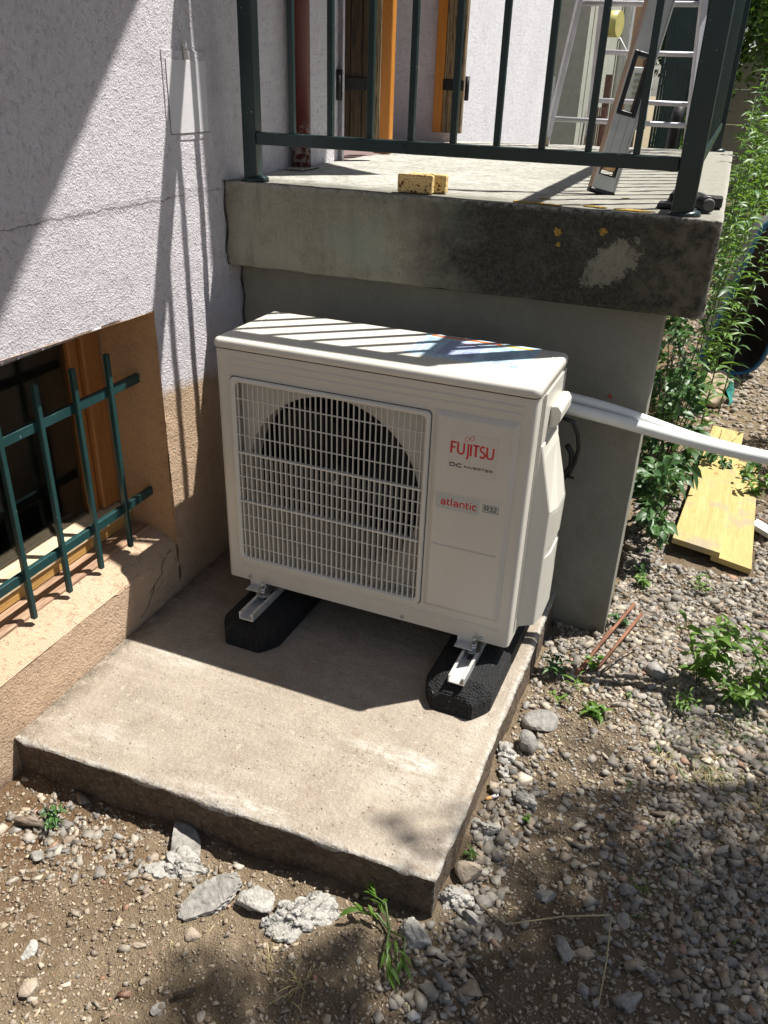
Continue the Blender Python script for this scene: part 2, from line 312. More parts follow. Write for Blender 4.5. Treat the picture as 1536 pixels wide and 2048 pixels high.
# soil
k = NM('soil'); x, y, z = k.xyz()
big = k.noise(1.6, 5, .6); mid = k.noise(9, 6, .65); fine = k.noise(90, 5, .7); gr = k.noise(260, 3, .6)
c = k.mix(k.ramp(mid, .35, .68), (.20, .145, .088), (.33, .255, .17))
c = k.mix(k.ramp(fine, .5, .75, 0, .6), c, (.37, .29, .20)); c = k.mix(k.ramp(gr, .62, .7, 0, .6), c, (.42, .35, .26))
c = k.mix(k.ramp(gr, .38, .3, 0, .7), c, (.08, .05, .03))
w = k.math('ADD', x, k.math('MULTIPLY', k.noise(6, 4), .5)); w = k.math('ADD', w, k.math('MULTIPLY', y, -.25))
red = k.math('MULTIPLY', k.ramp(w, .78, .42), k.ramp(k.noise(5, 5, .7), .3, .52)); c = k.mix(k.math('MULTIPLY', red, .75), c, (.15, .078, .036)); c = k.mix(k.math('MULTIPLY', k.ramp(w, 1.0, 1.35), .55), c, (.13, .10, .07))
c = k.mix(k.ramp(y, 2.5, 6, 0, .6), c, (.30, .27, .18))
k.col(c).rough(.97).bump(k.add((fine, 1.), (gr, .6), (mid, 1.5)), .015); k.b.inputs['Specular IOR Level'].default_value = .15; M['soil'] = k.m

# ------------------------------------------------------------------ mesh helpers
def tag(o, label=None, cat=None, group=None, kind=None):
    if label: o['label'] = label
    if cat: o['category'] = cat
    if group: o['group'] = group
    if kind: o['kind'] = kind
    return o
def empty(name, loc=(0, 0, 0), rz=0., label=None, cat=None, group=None):
    o = bpy.data.objects.new(name, None); o.empty_display_size = .05; C.objects.link(o)
    o.location = loc; o.rotation_euler = (0, 0, rz); return tag(o, label, cat, group)
def link(name, me, mat, parent=None, smooth=False):
    o = bpy.data.objects.new(name, me); C.objects.link(o)
    if mat is not None and not me.materials: me.materials.append(mat)
    if parent is not None: o.parent = parent
    if smooth: me.polygons.foreach_set('use_smooth', [True] * len(me.polygons))
    return o
class MB:
    def __init__(s): s.b = bmesh.new()
    def box(s, lo, hi, bev=0., seg=1, mat=0, rot=None, piv=None):
        g = bmesh.ops.create_cube(s.b, size=1.)['verts']
        lo = Vector(lo); hi = Vector(hi)
        for v in g: v.co = Vector(((lo.x + hi.x) / 2 + v.co.x * (hi.x - lo.x), (lo.y + hi.y) / 2 + v.co.y * (hi.y - lo.y), (lo.z + hi.z) / 2 + v.co.z * (hi.z - lo.z)))
        if rot is not None:
            pv = Vector(piv) if piv is not None else (lo + hi) / 2
            for v in g: v.co = pv + rot @ (v.co - pv)
        fs = set(f for v in g for f in v.link_faces)
        for f in fs: f.material_index = mat
        if bev:
            es = list(set(e for v in g for e in v.link_edges))
            r = bmesh.ops.bevel(s.b, geom=es, offset=bev, segments=seg, profile=.5, affect='EDGES', clamp_overlap=True)
            for f in r['faces']: f.material_index = mat
        return s
    def tube(s, pts, r, n=8, cap=True, mat=0):
        pts = [Vector(p) for p in pts]; rs = r if isinstance(r, (list, tuple)) else [r] * len(pts)
        rings = []; up = None
        for i, p in enumerate(pts):
            d = (pts[min(i + 1, len(pts) - 1)] - pts[max(i - 1, 0)])
            if d.length < 1e-9: d = Vector((0, 0, 1))
            d.normalize()
            if up is None: up = Vector((0, 0, 1)) if abs(d.z) < .9 else Vector((1, 0, 0))
            a = d.cross(up)
            if a.length < 1e-6: a = d.cross(Vector((0, 1, 0)))
            a.normalize(); b = a.cross(d); up = b
            rings.append([s.b.verts.new(p + (a * math.cos(2 * math.pi * j / n) + b * math.sin(2 * math.pi * j / n)) * rs[i]) for j in range(n)])
        for i in range(len(rings) - 1):
            for j in range(n):
                f = s.b.faces.new((rings[i][j], rings[i][(j + 1) % n], rings[i + 1][(j + 1) % n], rings[i + 1][j])); f.material_index = mat; f.smooth = n > 5
        if cap:
            s.b.faces.new(rings[0][::-1]).material_index = mat; s.b.faces.new(rings[-1]).material_index = mat
        return s
    def prism(s, poly, vec, mat=0, bev=0.):
        a = [s.b.verts.new(Vector(p)) for p in poly]; b = [s.b.verts.new(Vector(p) + Vector(vec)) for p in poly]
        n = len(poly); fs = [s.b.faces.new(a[::-1]), s.b.faces.new(b)]
        for i in range(n): fs.append(s.b.faces.new((a[i], a[(i + 1) % n], b[(i + 1) % n], b[i])))
        for f in fs: f.material_index = mat
        if bev:
            es = list(set(e for f in fs for e in f.edges))
            bmesh.ops.bevel(s.b, geom=es, offset=bev, segments=2, profile=.5, affect='EDGES', clamp_overlap=True)
        return s
    def quad(s, ps, mat=0):
        f = s.b.faces.new([s.b.verts.new(Vector(p)) for p in ps]); f.material_index = mat; return s
    def strip(s, rows, mat=0, smooth=False, close=False):
        R_ = [[s.b.verts.new(Vector(p)) for p in r] for r in rows]; n = len(rows[0])
        for i in range(len(R_) - 1):
            for j in range(n if close else n - 1):
                f = s.b.faces.new((R_[i][j], R_[i][(j + 1) % n], R_[i + 1][(j + 1) % n], R_[i + 1][j])); f.material_index = mat; f.smooth = smooth
        return R_
    def build(s, name, mats, parent=None, smooth=False, norm=True, bend=None):
        if norm: bmesh.ops.recalc_face_normals(s.b, faces=s.b.faces[:])
        me = bpy.data.meshes.new(name); s.b.to_mesh(me); s.b.free()
        mats = mats if isinstance(mats, (list, tuple)) else [mats]
        for m in mats: me.materials.append(m)
        return link(name, me, None, parent, smooth)
def npmesh(name, verts, faces, mat, parent=None, tint=None, smooth=False):
    """verts (n,3), faces (m,k) with constant k; tint per vertex colour (n,3)"""
    me = bpy.data.meshes.new(name); k_ = faces.shape[1]
    me.vertices.add(len(verts)); me.vertices.foreach_set('co', np.ascontiguousarray(verts, dtype=np.float32).ravel())
    me.loops.add(faces.size); me.loops.foreach_set('vertex_index', faces.astype(np.int32).ravel())
    me.polygons.add(len(faces)); me.polygons.foreach_set('loop_start', np.arange(0, faces.size, k_, dtype=np.int32))
    me.update(calc_edges=True)
    if tint is not None:
        a = me.color_attributes.new('tint', 'FLOAT_COLOR', 'POINT')
        t = np.ones((len(verts), 4), dtype=np.float32)
        t[:, :3] = tint if tint.ndim == 2 else tint[:, None]
        a.data.foreach_set('color', t.ravel())
    if smooth: me.polygons.foreach_set('use_smooth', np.ones(len(faces), dtype=bool))
    me.materials.append(mat); return link(name, me, None, parent)
def vnoise(x, y, sc, seed=0):
    x = np.asarray(x) * sc + 1000.3 + seed * 17.1; y = np.asarray(y) * sc + 1000.7 + seed * 5.3
    xi = np.floor(x).astype(np.int64); yi = np.floor(y).astype(np.int64); fx = x - xi; fy = y - yi
    fx = fx * fx * (3 - 2 * fx); fy = fy * fy * (3 - 2 * fy)
    def h(a, b):
        n = (a * 374761393 + b * 668265263 + seed * 362437) & 0xffffffff; n = ((n ^ (n >> 13)) * 1274126177) & 0xffffffff
        return ((n ^ (n >> 16)) & 0xffff) / 65535.
    return (h(xi, yi) * (1 - fx) + h(xi + 1, yi) * fx) * (1 - fy) + (h(xi, yi + 1) * (1 - fx) + h(xi + 1, yi + 1) * fx) * fy
def fbm(x, y, sc, oct_=4, seed=0):
    r = 0; a = 1; t = 0
    for i in range(oct_): r = r + a * (vnoise(x, y, sc * 2 ** i, seed + i) - .5); t += a; a *= .5
    return r / t
def gh(x, y):
    """height of the ground"""
    x = np.asarray(x, dtype=float); y = np.asarray(y, dtype=float)
    h = GZ + .045 * fbm(x, y, 1.7, 3, 3) + .026 * fbm(x, y, 9, 3, 9) + .016 * fbm(x, y, 40, 3, 5)
    h = h + .018 * np.exp(-((x - .45) ** 2 / .08 + (y + .80) ** 2 / .006))
    return h
def g1(x, y): return float(gh(x, y))

# ------------------------------------------------------------------ ground
xs = np.unique(np.concatenate([np.linspace(-.5, 2.0, 250), 2.0 + np.geomspace(.02, 120, 60), -.5 - np.geomspace(.02, 120, 40)]))
ys = np.unique(np.concatenate([np.linspace(-1.5, 1.3, 280), 1.3 + np.geomspace(.012, 200, 120), -1.5 - np.geomspace(.02, 60, 30)]))
X, Y = np.meshgrid(xs, ys, indexing='ij'); Z = gh(X, Y)
V = np.stack([X.ravel(), Y.ravel(), Z.ravel()], 1); ny = len(ys)
I = (np.arange(len(xs) - 1)[:, None] * ny + np.arange(ny - 1)[None, :]).ravel()
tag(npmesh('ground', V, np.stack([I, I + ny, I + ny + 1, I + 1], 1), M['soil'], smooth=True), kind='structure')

# ------------------------------------------------------------------ gravel and crumbs
def ico(sub):
    b = bmesh.new(); bmesh.ops.create_icosphere(b, subdivisions=sub, radius=1.)
    v = np.array([x.co[:] for x in b.verts]); f = np.array([[q.index for q in p.verts] for p in b.faces]); b.free(); return v, f
IV1, IF1 = ico(1); IV2, IF2 = ico(2)
def chipbase():
    b = bmesh.new(); bmesh.ops.create_cube(b, size=1.25); bmesh.ops.triangulate(b, faces=b.faces[:])
    v = np.array([x.co[:] for x in b.verts]); f = np.array([[q.index for q in p.verts] for p in b.faces]); b.free(); return v, f
CV, CF = chipbase()                          # angular crushed chips
PAL = np.array((.84, .81, .75)) * np.array([(.23, .22, .21), (.30, .285, .26), (.17, .17, .175), (.36, .33, .28), (.26, .21, .17), (.36, .32, .27), (.20, .19, .17), (.31, .26, .20), (.24, .245, .255), (.44, .40, .34), (.34, .20, .14)])
PW = np.array([.17, .18, .12, .10, .1, .06, .1, .06, .07, .025, .015]); PW /= PW.sum()
def stones(name, pts, size, base, flat=(.35, .85), lift=.25, pal=PAL, pw=PW, dirt=0.):
    bv, bf = base; n = len(pts); m = len(bv)
    R_ = rng.normal(size=(n, 4)); R_ /= np.linalg.norm(R_, axis=1)[:, None]; w, x, y, z = R_.T
    yaw = rng.uniform(0, 6.283, n)
    sc = np.stack([rng.uniform(.9, 1.3, n), rng.uniform(.5, .95, n), rng.uniform(*flat, n) * .9], 1) * size[:, None]
    # angular lumps: each stone clips the sphere with a few random planes
    v = np.repeat(bv[None], n, 0).copy()
    v += rng.normal(size=v.shape) * (.21 if m < 10 else .16 if m < 20 else .03)
    for q in range(0 if m < 20 else 9):
        d = rng.normal(size=(n, 1, 3)); d /= np.linalg.norm(d, axis=2, keepdims=True); lim = rng.uniform(.25, .75, (n, 1))
        dd = (v * d).sum(2); over = np.maximum(dd - lim, 0); v -= over[..., None] * d
    v *= 1.15
    v *= sc[:, None, :]
    c, s_ = np.cos(yaw), np.sin(yaw); t1 = rng.normal(0, .3, n); ct, st = np.cos(t1), np.sin(t1)
    vy = v[..., 1] * ct[:, None] - v[..., 2] * st[:, None]; vz = v[..., 1] * st[:, None] + v[..., 2] * ct[:, None]
    vx = v[..., 0]
    P = np.stack([vx * c[:, None] - vy * s_[:, None], vx * s_[:, None] + vy * c[:, None], vz], 2)
    P += np.stack([pts[:, 0], pts[:, 1], gh(pts[:, 0], pts[:, 1]) + sc[:, 2] * lift + (pts[:, 2] if pts.shape[1] > 2 else 0)], 1)[:, None, :]
    F = (bf[None] + (np.arange(n) * m)[:, None, None]).reshape(-1, 3)
    col = pal[rng.choice(len(pal), n, p=pw)] * np.exp(rng.normal(0, .28, (n, 1)))
    if dirt: col = col * (1 - dirt) + np.array([.25, .185, .12]) * dirt
    return npmesh(name, P.reshape(-1, 3), F, M['stone'], tint=np.repeat(col, m, 0))
def free(x, y, pad=0.):
    ok = ~((x < .83 + pad + .022 * (y + .6)) & (y > -.645 - pad) & (y < .62))       # concrete slab
    ok &= x > -.17
    ok &= ~((x < 1.0 + pad) & (y > .46 - pad))
    ok &= ~((y > .97) & (y < 2.35) & (x > 1.13 + .085 * (y - 1)) & (x < 1.43 + .03 * (y - 1)))    # boards
    return ok
def density(x, y):
    """how stony the soil is: dense gravel to the right and back, sparse on the trodden earth"""
    d = np.clip((x - .98 + .25 * fbm(x, y, 2.5, 3, 21) + .35 * np.clip(y + .25, -.6, .6)) / .32, 0, 1)
    d = np.maximum(d, np.clip((y + .02) / .3, 0, 1) * (x > .8))
    d = np.maximum(d, .8 * np.exp(-((x - .02) ** 2 / .02 + (y + .75) ** 2 / .004)))
    d = np.maximum(d, .45 * np.exp(-((x - .2) ** 2 / .03 + (y + .74) ** 2 / .002)))
    d = np.maximum(d, .8 * np.exp(-((x - .9 - .03 * y) ** 2 / .0035)) * (y < .1))
    bare = np.exp(-((x - 1.02) ** 2 / .025 + (y + .02) ** 2 / .03)); d = d * (1 - .85 * bare)
    return np.clip(d, 0, 1)
def scatter(n, x0, x1, y0, y1, f, pad=0.):
    x = rng.uniform(x0, x1, n); y = rng.uniform(y0, y1, n)
    k_ = (rng.random(n) < f(x, y)) & free(x, y, pad)
    return np.stack([x[k_], y[k_]], 1)
p = scatter(54000, -.17, 1.9, -1.25, 1.5, lambda x, y: density(x, y) * .95, .004)
tag(stones('gravel', p, rng.gamma(3.2, .0016, len(p)) + .0022, (CV, CF), dirt=.14, lift=.18), 'grey and tan crushed stone gravel lying over the earth right of the concrete pad', 'gravel', kind='stuff')
p = scatter(6500, .85, 1.8, -.95, 1.3, lambda x, y: density(x, y) * (.4 + .6 * (fbm(x, y, 3, 2, 61) > 0)), .006)
hf = rng.random(len(p)) < .45
tag(stones('gravel', p[~hf], rng.gamma(4, .0016, (~hf).sum()) + .003, (CV, CF), lift=.42, dirt=.15), 'angular broken grey chips among the gravel beside the pier', 'gravel', kind='stuff'); p = p[hf]
tag(stones('gravel', p, rng.gamma(4, .0016, len(p)) + .003, (IV2, IF2), lift=.42, dirt=.15), 'larger loose gravel stones lying on top of the finer gravel beside the pier', 'gravel', kind='stuff')
p = scatter(16000, .9, 2.6, 1.2, 5, lambda x, y: .6 + 0 * x, 0)
tag(stones('gravel', p, rng.gamma(5, .0016, len(p)) + .004, (IV1, IF1), dirt=.5), 'dusty gravel mixed with dry litter on the yard behind the boards', 'gravel', kind='stuff')
p = scatter(130000, -.2, 1.7, -1.25, .6, lambda x, y: .3 + .6 * np.clip(fbm(x, y, 5, 3, 2) * 1.6 + .4, 0, 1), .002)
SP = .74 * np.array([(.34, .26, .17), (.42, .34, .24), (.24, .17, .11), (.42, .35, .26), (.46, .40, .33), (.36, .18, .11)]); SW = np.array([.33, .26, .29, .08, .03, .01])
tag(stones('soil_crumbs', p, rng.gamma(1.5, .0011, len(p)) + .0006, (CV, CF), pal=SP, pw=SW, lift=.25), 'small brown crumbs of earth and grit strewn over the trodden soil', 'soil crumbs', kind='stuff')
p = scatter(1000, -.17, 1.4, -1.2, .3, lambda x, y: (.15 + .6 * (fbm(x, y, 3, 2, 44) > .02)) * (1 - density(x, y) * .6), .01)
tag(stones('pebbles', p, rng.gamma(3, .0013, len(p)) + .0035, (IV2, IF2), dirt=.55, lift=.12), 'scattered half buried pebbles on the bare brown soil in front of the pad', 'pebbles', kind='stuff')

# single stones and rubble
def rock(name, x, y, size, mat, label, cat='stone', group=None, sc=(1, .8, .6), rz=0., lump=0., seed=0, sub=3, lift=.25, sides=8):
    b = bmesh.new(); bmesh.ops.create_icosphere(b, subdivisions=sub, radius=1.)
    r_ = random.Random(seed + 31); v = np.array([q.co[:] for q in b.verts])
    g = np.random.default_rng(seed)
    for q in range(sides):
        d = g.normal(size=3); d /= np.linalg.norm(d); ov = np.maximum(v @ d - g.uniform(.45, .85), 0); v -= ov[:, None] * d
    v *= 1.15
    if lump:
        cs = g.normal(size=(int(60), 3)); cs /= np.linalg.norm(cs, axis=1)[:, None]
        u = v / (np.linalg.norm(v, axis=1)[:, None] + 1e-9)
        dd = np.sort(1 - u @ cs.T, axis=1)[:, 0]; amp = g.uniform(.6, 1.2)
        v *= (1 + lump * (1 - np.clip(dd / .05, 0, 1) ** 1.0)[:, None] - lump * .4)
        v += lump * .07 * g.normal(size=v.shape)
    v = v * np.array(sc) * size
    for q, w in zip(b.verts, v): q.co = w
    me = bpy.data.meshes.new(name); b.to_mesh(me); b.free(); me.materials.append(mat)
    if lump: me.polygons.foreach_set('use_smooth', [True] * len(me.polygons))
    o = link(name, me, None); o.location = (x, y, g1(x, y) + size * sc[2] * lift); o.rotation_euler = (g.normal() * .12, g.normal() * .12, rz)
    return tag(o, label, cat, group)
rock('rubble_lump', .277, -.672, .042, M['rub_grey'], 'smooth grey mortar lump half in the shade of the pad edge', 'rubble', sc=(1.3, .8, .5), rz=-.4, seed=1, sub=4)
rock('rubble_lump', .318, -.722, .036, M['rub_white'], 'crumbly white mortar lump just below the smooth grey one by the pad', 'rubble', sc=(1.2, 1., .6), rz=.2, lump=.35, seed=2, sub=5)
rock('rubble_lump', .268, -.742, .022, M['rub_white'], 'small crumbly grey lump left of the white mortar lump', 'rubble', sc=(1.4, 1., .5), rz=.7, lump=.35, seed=3, sub=4)
mb = MB(); g_ = random.Random(4); P0 = [(-.062, -.022), (-.050, -.034), (.012, -.034), (.038, -.020), (.066, .008), (.058, .030), (.020, .034), (-.022, .026), (-.052, .002)]
mb.prism([(x, y, 0) for x, y in P0], (0, 0, .021)); bmesh.ops.triangulate(mb.b, faces=mb.b.faces[:]); bmesh.ops.subdivide_edges(mb.b, edges=mb.b.edges[:], cuts=5, use_grid_fill=True)
for v in mb.b.verts:
    e_ = .0016 if v.co.z > .0205 else .0035; v.co += Vector((g_.uniform(-1, 1) * e_, g_.uniform(-1, 1) * e_, g_.uniform(-1, 1) * e_ * .8))
o = mb.build('concrete_shard', [M['rub_grey'], M['rub_white']])
for f in o.data.polygons:
    if abs(f.normal.z) < .45: f.material_index = 1
o.location = (.402, -.772, g1(.402, -.772) + .002); o.rotation_euler = (.10, -.22, .62); tag(o, 'flat tan concrete shard with broken edge lying tilted before the pad', 'rubble')
rock('rubble_lump', .492, -.748, .037, M['rub_white'], 'pale mortar lump between the flat shard and the cauliflower shaped lump', 'rubble', sc=(1.15, .9, .6), rz=.3, lump=.16, seed=5, sub=4)
rock('rubble_lump', .585, -.742, .045, M['rub_white'], 'large white cauliflower shaped mortar lump before the pad, rightmost of that row', 'rubble', sc=(1.25, .85, .62), rz=.75, lump=.42, seed=6, sub=5)
rock('rubble_lump', .845, -.155, .024, M['rub_white'], 'small crumbly white lump against the pad below the right rubber foot', 'rubble', sc=(1, 1, .7), lump=.4, seed=7, sub=4)
rock('rubble_lump', .862, -.208, .018, M['rub_white'], 'smallest crumbly white lump on the right side of the pad', 'rubble', sc=(1, .8, .7), lump=.4, seed=17, sub=4)
rock('stone', .888, -.105, .033, M['rub_grey'], 'upright grey angular stone beside the crumbly white lumps', 'stone', sc=(.7, .9, 1.), rz=.4, seed=8)
rock('stone', .905, .0, .04, M['rub_grey'], 'dark broad angular stone right of the pad near the front foot', 'stone', sc=(1.1, .9, .65), rz=.4, seed=9)
rock('rubble_lump', .925, -.275, .023, M['rub_white'], 'crumbly white lump lying on the earth right of the cigarette end', 'rubble', sc=(1.3, .8, .7), rz=-.4, lump=.4, seed=10, sub=4)
rock('rubble_lump', .856, -.398, .034, M['rub_white'], 'biggest crumbly white lump touching the right edge of the pad', 'rubble', sc=(1, 1, .8), lump=.38, seed=11, sub=5)
rock('stone', .862, -.518, .030, M['rub_tan'], 'tan rounded stone beside the front right corner of the pad', 'stone', sc=(1, .9, .9), seed=12)
rock('rubble_lump', .848, -.575, .030, M['rub_white'], 'white crumbly lump at the front right corner of the pad', 'rubble', sc=(1.1, .9, .8), lump=.34, seed=13, sub=5)
rock('stone', .892, -.61, .022, M['rub_grey'], 'blue grey stone right of the lump at the pad corner', 'stone', sc=(1, .8, .8), seed=15)
rock('rubble_lump', .80, -.685, .028, M['rub_white'], 'dirty pale lump in front of the pad corner beside the weed', 'rubble', sc=(1.2, .8, .7), rz=-.7, lump=.25, seed=16, sub=4)
for i, (x, y, s_, m, l) in enumerate([(.010, -.818, .016, 'rub_grey', 'bluish angular stone alone on the reddish earth at left'), (.20, -1.045, .018, 'rub_tan', 'yellowish stone on the bare earth near the lower left'),
        (.14, -.985, .015, 'rub_white', 'pale oval stone left of the yellowish one'), (.41, -.848, .016, 'rub_tan', 'tan stone just below the flat concrete shard'),
        (.25, -1.10, .013, 'rub_grey', 'grey stone at the bottom edge left'), (.43, -.99, .012, 'rub_white', 'pale pebble left of the broken twig'),
        (1.07, -.605, .021, 'rub_grey', 'flat grey stone in the shade at lower right'), (1.115, -.598, .018, 'rub_tan', 'brown smooth stone in the shade at lower right'),
        (1.20, -.66, .024, 'rub_grey', 'dark flat stone near the bottom edge at right'), (1.17, -.50, .017, 'rub_grey', 'round grey stone above the dry stalk'),
        (.93, -.745, .020, 'rub_tan', 'flat tan stone lit by the sun at bottom centre'), (1.02, -.50, .020, 'rub_grey', 'grey oval stone just above the long dry stalk')]):
    rock('stone', x, y, s_, M[m], l, sc=(1.2, .85, .55), rz=i * .9, seed=40 + i)

# ------------------------------------------------------------------ concrete pad
def roughslab(name, mats):
    """pad with worn, slightly wavy arrises"""
    fl, fr, br, bl = (-.185, -.647), (.8215, -.637), (.850, .62), (-.185, .62)
    nx, nyy = 120, 140; top = -.115; mb = MB(); g = []
    for j in range(nyy + 1):
        row = []
        for i in range(nx + 1):
            u = i / nx; v = j / nyy
            x = (fl[0] * (1 - u) + fr[0] * u) * (1 - v) + (bl[0] * (1 - u) + br[0] * u) * v
            y = (fl[1] * (1 - u) + fr[1] * u) * (1 - v) + (bl[1] * (1 - u) + br[1] * u) * v
            row.append([x, y])
        g.append(row)
    G = np.array(g); e = .006
    nz = .0022 * fbm(G[..., 0], G[..., 1], 7, 4, 77)
    dist_f = G[..., 1] - G[0, :, 1][None]; dist_r = (G[:, -1, 0][:, None] - G[..., 0])
    chip = .5 + fbm(G[..., 0], G[..., 1], 30, 3, 12) * 2.6
    d = np.minimum(dist_f, dist_r); chip = chip + .9 * np.clip(fbm(G[..., 0], G[..., 1], 9, 3, 71) * 3, 0, 1); drop = np.clip(.012 * np.clip(chip, .1, 1.9) - d, 0, 1) * .8
    Zt = top + nz - drop
    # ragged outline
    wob = .010 * fbm(G[..., 0], G[..., 1], 12, 4, 5)
    G[..., 1] += np.where(dist_f < .004, wob, 0); G[..., 0] += np.where(dist_r < .004, wob, 0)
    V = np.stack([G[..., 0], G[..., 1], Zt], 2); H, Wd = V.shape[:2]
    rows = 9; fr_ = []; rt = []
    for r in range(1, rows + 1):
        t = r / rows; z = top - t * .24
        a = V[0].copy(); a[:, 2] = a[:, 2] * (1 - t) + z * t; a[:, 1] += .012 * fbm(a[:, 0], a[:, 2] * 1.3, 14, 5, 8) + .004; fr_.append(a)
        b_ = V[:, -1].copy(); b_[:, 2] = b_[:, 2] * (1 - t) + z * t; b_[:, 0] += .012 * fbm(b_[:, 1], b_[:, 2] * 1.3, 14, 5, 18) - .003; rt.append(b_)
    for r in range(rows): fr_[r][-1] = (fr_[r][-1] + rt[r][0]) / 2; rt[r][0] = fr_[r][-1]
    Vs = [V.reshape(-1, 3)]; off = H * Wd
    idx = np.arange(H * Wd).reshape(H, Wd); F = [np.stack([idx[:-1, :-1], idx[:-1, 1:], idx[1:, 1:], idx[1:, :-1]], -1).reshape(-1, 4)]
    mi = [0] * len(F[0])
    prev = idx[0]
    for a in fr_:
        cur = np.arange(off, off + Wd); off += Wd; Vs.append(a); F.append(np.stack([prev[:-1], cur[:-1], cur[1:], prev[1:]], -1)); prev = cur; mi += [1] * (Wd - 1)
    prev = idx[:, -1]
    for a in rt:
        cur = np.arange(off, off + H); off += H; Vs.append(a); F.append(np.stack([prev[:-1], cur[:-1], cur[1:], prev[1:]], -1)); prev = cur; mi += [1] * (H - 1)
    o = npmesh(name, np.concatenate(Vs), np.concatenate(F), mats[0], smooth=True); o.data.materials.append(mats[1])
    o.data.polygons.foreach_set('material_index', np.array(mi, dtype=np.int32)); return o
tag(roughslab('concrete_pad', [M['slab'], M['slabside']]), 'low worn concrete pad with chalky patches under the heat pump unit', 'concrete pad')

# ------------------------------------------------------------------ house wall with the cellar window niche
XW = -.185; NY = .026; NTOP = .708; NZ = .035
def wall_sheet(name, y0, y1, z0, z1, mats, step=.02, hole=None, xoff=0.):
    yy = np.unique(np.concatenate([np.arange(y0, y1, step), [y1]] + ([[hole[0], hole[1]]] if hole else [])))
    zz = np.unique(np.concatenate([np.arange(z0, z1, step), [z1]] + ([[hole[2], hole[3]]] if hole else [])))
    Yg, Zg = np.meshgrid(yy, zz, indexing='ij')
    edge = .0045 * fbm(Yg, Zg, 45, 3, 33) + .003 * fbm(Yg, Zg, 8, 2, 34)
    Yn, Zn = Yg.copy(), Zg.copy()
    if hole:
        nearv = (np.abs(Yg - hole[1]) < 1e-6) & (Zg <= hole[3] + 1e-6); Yn = np.where(nearv, Yg + edge * .8 + (hole[3] - Zg) * .010, Yn)
        nearh = (np.abs(Zg - hole[3]) < 1e-6) & (Yg <= hole[1] + 1e-6); Zn = np.where(nearh, Zg + edge * 1.5 + (hole[1] - Yg) * .03, Zn)
    Xg = XW + xoff + .007 * fbm(Yg, Zg, 2.2, 3, 31) + .0022 * fbm(Yg, Zg, 22, 2, 30)
    V = np.stack([Xg, Yn, Zn], -1).reshape(-1, 3); n = len(zz)
    I = (np.arange(len(yy) - 1)[:, None] * n + np.arange(n - 1)[None]); yc = (yy[:-1] + yy[1:]) / 2; zc = (zz[:-1] + zz[1:]) / 2
    YC, ZC = np.meshgrid(yc, zc, indexing='ij'); keep = np.ones(I.shape, bool)
    if hole: keep &= ~((YC > hole[0]) & (YC < hole[1]) & (ZC > hole[2]) & (ZC < hole[3]))
    paint = .455 - .09 * (YC - .02) * (YC > .02) + .006 * fbm(YC, ZC, 20, 3, 3); mi = np.where(ZC > paint, 0, 1)
    I = I[keep]; o = npmesh(name, V, np.stack([I, I + n, I + n + 1, I + 1], -1), mats[0], smooth=True)
    for m in mats[1:]: o.data.materials.append(m)
    o.data.polygons.foreach_set('material_index', mi[keep].astype(np.int32)); return o, V
house = empty('house_wall', (XW, 0, 0), 0, 'lavender rendered house wall, peach render low down, with barred cellar window', 'house wall')
def hp(o): o.parent = house; o.location = (-XW, 0, 0); return o
w, _ = wall_sheet('wall_face', -1.9, 1.14, -.32, 3.4, [M['lav'], M['peach3']], .008, (-1.6, NY, NZ, NTOP)); hp(w)
def wy(z): return NY + (NTOP - z) * .010
mb = MB()
# right reveal, lintel underside
mb.strip([[(XW + .001, wy(z) + .0, z), (-.27, wy(z) - .002, z), (-.40, wy(z) - .006, z)] for z in np.linspace(-.03, NTOP + .012, 12)])
mb.strip([[(XW + .001, y, NTOP + (NY - y) * .03), (-.40, y, NTOP - .02 + (NY - y) * .03)] for y in np.linspace(-1.6, NY + .004, 10)])
hp(mb.build('window_reveal', M['peach2'], norm=False))
mb = MB()
ysl = np.linspace(-1.6, NY + .012, 90)
rows = []
for t, xx, zz in ((0, XW + .0005, NZ + .002), (.15, XW - .012, .046), (.5, -.222, .060), (1, -.262, .072), (1.4, -.33, .075)):
    rows.append([(xx + (.004 * float(fbm(y, 0, 15, 3, 2)) if t < .2 else 0), y, zz + .004 * float(fbm(y, xx, 12, 3, 7)) + (-.008 if y > -.25 and t < .1 else 0)) for y in ysl])
mb.strip(rows, smooth=True)
hp(mb.build('sloping_sill', M['peach3'], norm=False))
# wooden window deep in the niche
mb = MB(); mb.box((-.345, -1.55, .062), (-.268, NY + .003, .083), .004); hp(mb.build('sill_board', M['sill_wood']))
mb = MB(); mb.box((-.372, -1.55, .0835), (-.328, NY - .003, .122), .004); hp(mb.build('lower_rail', M['sill_yellow']))
mb = MB(); mb.prism([(-.40, -1.55, .1225), (-.322, -1.55, .1225), (-.322, -1.55, .132), (-.40, -1.55, .150)], (0, 1.565, 0)); hp(mb.build('drip_rail', M['sill_pale']))
win = hp(MB().box((-.395, NY - .075, .1505), (-.357, NY - .010, .72), .004).build('window_frame', M['frame_wood']))
for nm, lo, hi in (('stile', (-.405, -.083, .142), (-.372, -.051, .72)), ('stile', (-.405, -.66, .142), (-.372, -.59, .72)), ('stile', (-.395, -.59, .142), (-.357, -.565, .72))):
    hp(MB().box(lo, hi, .004).build(nm, M['frame_wood']))
hp(MB().box((-.392, -.59, .145), (-.386, -.07, .74)).build('window_pane', M['glass']))
hp(MB().box((-.392, -1.5, .145), (-.386, -.655, .74)).build('window_pane', M['glass']))
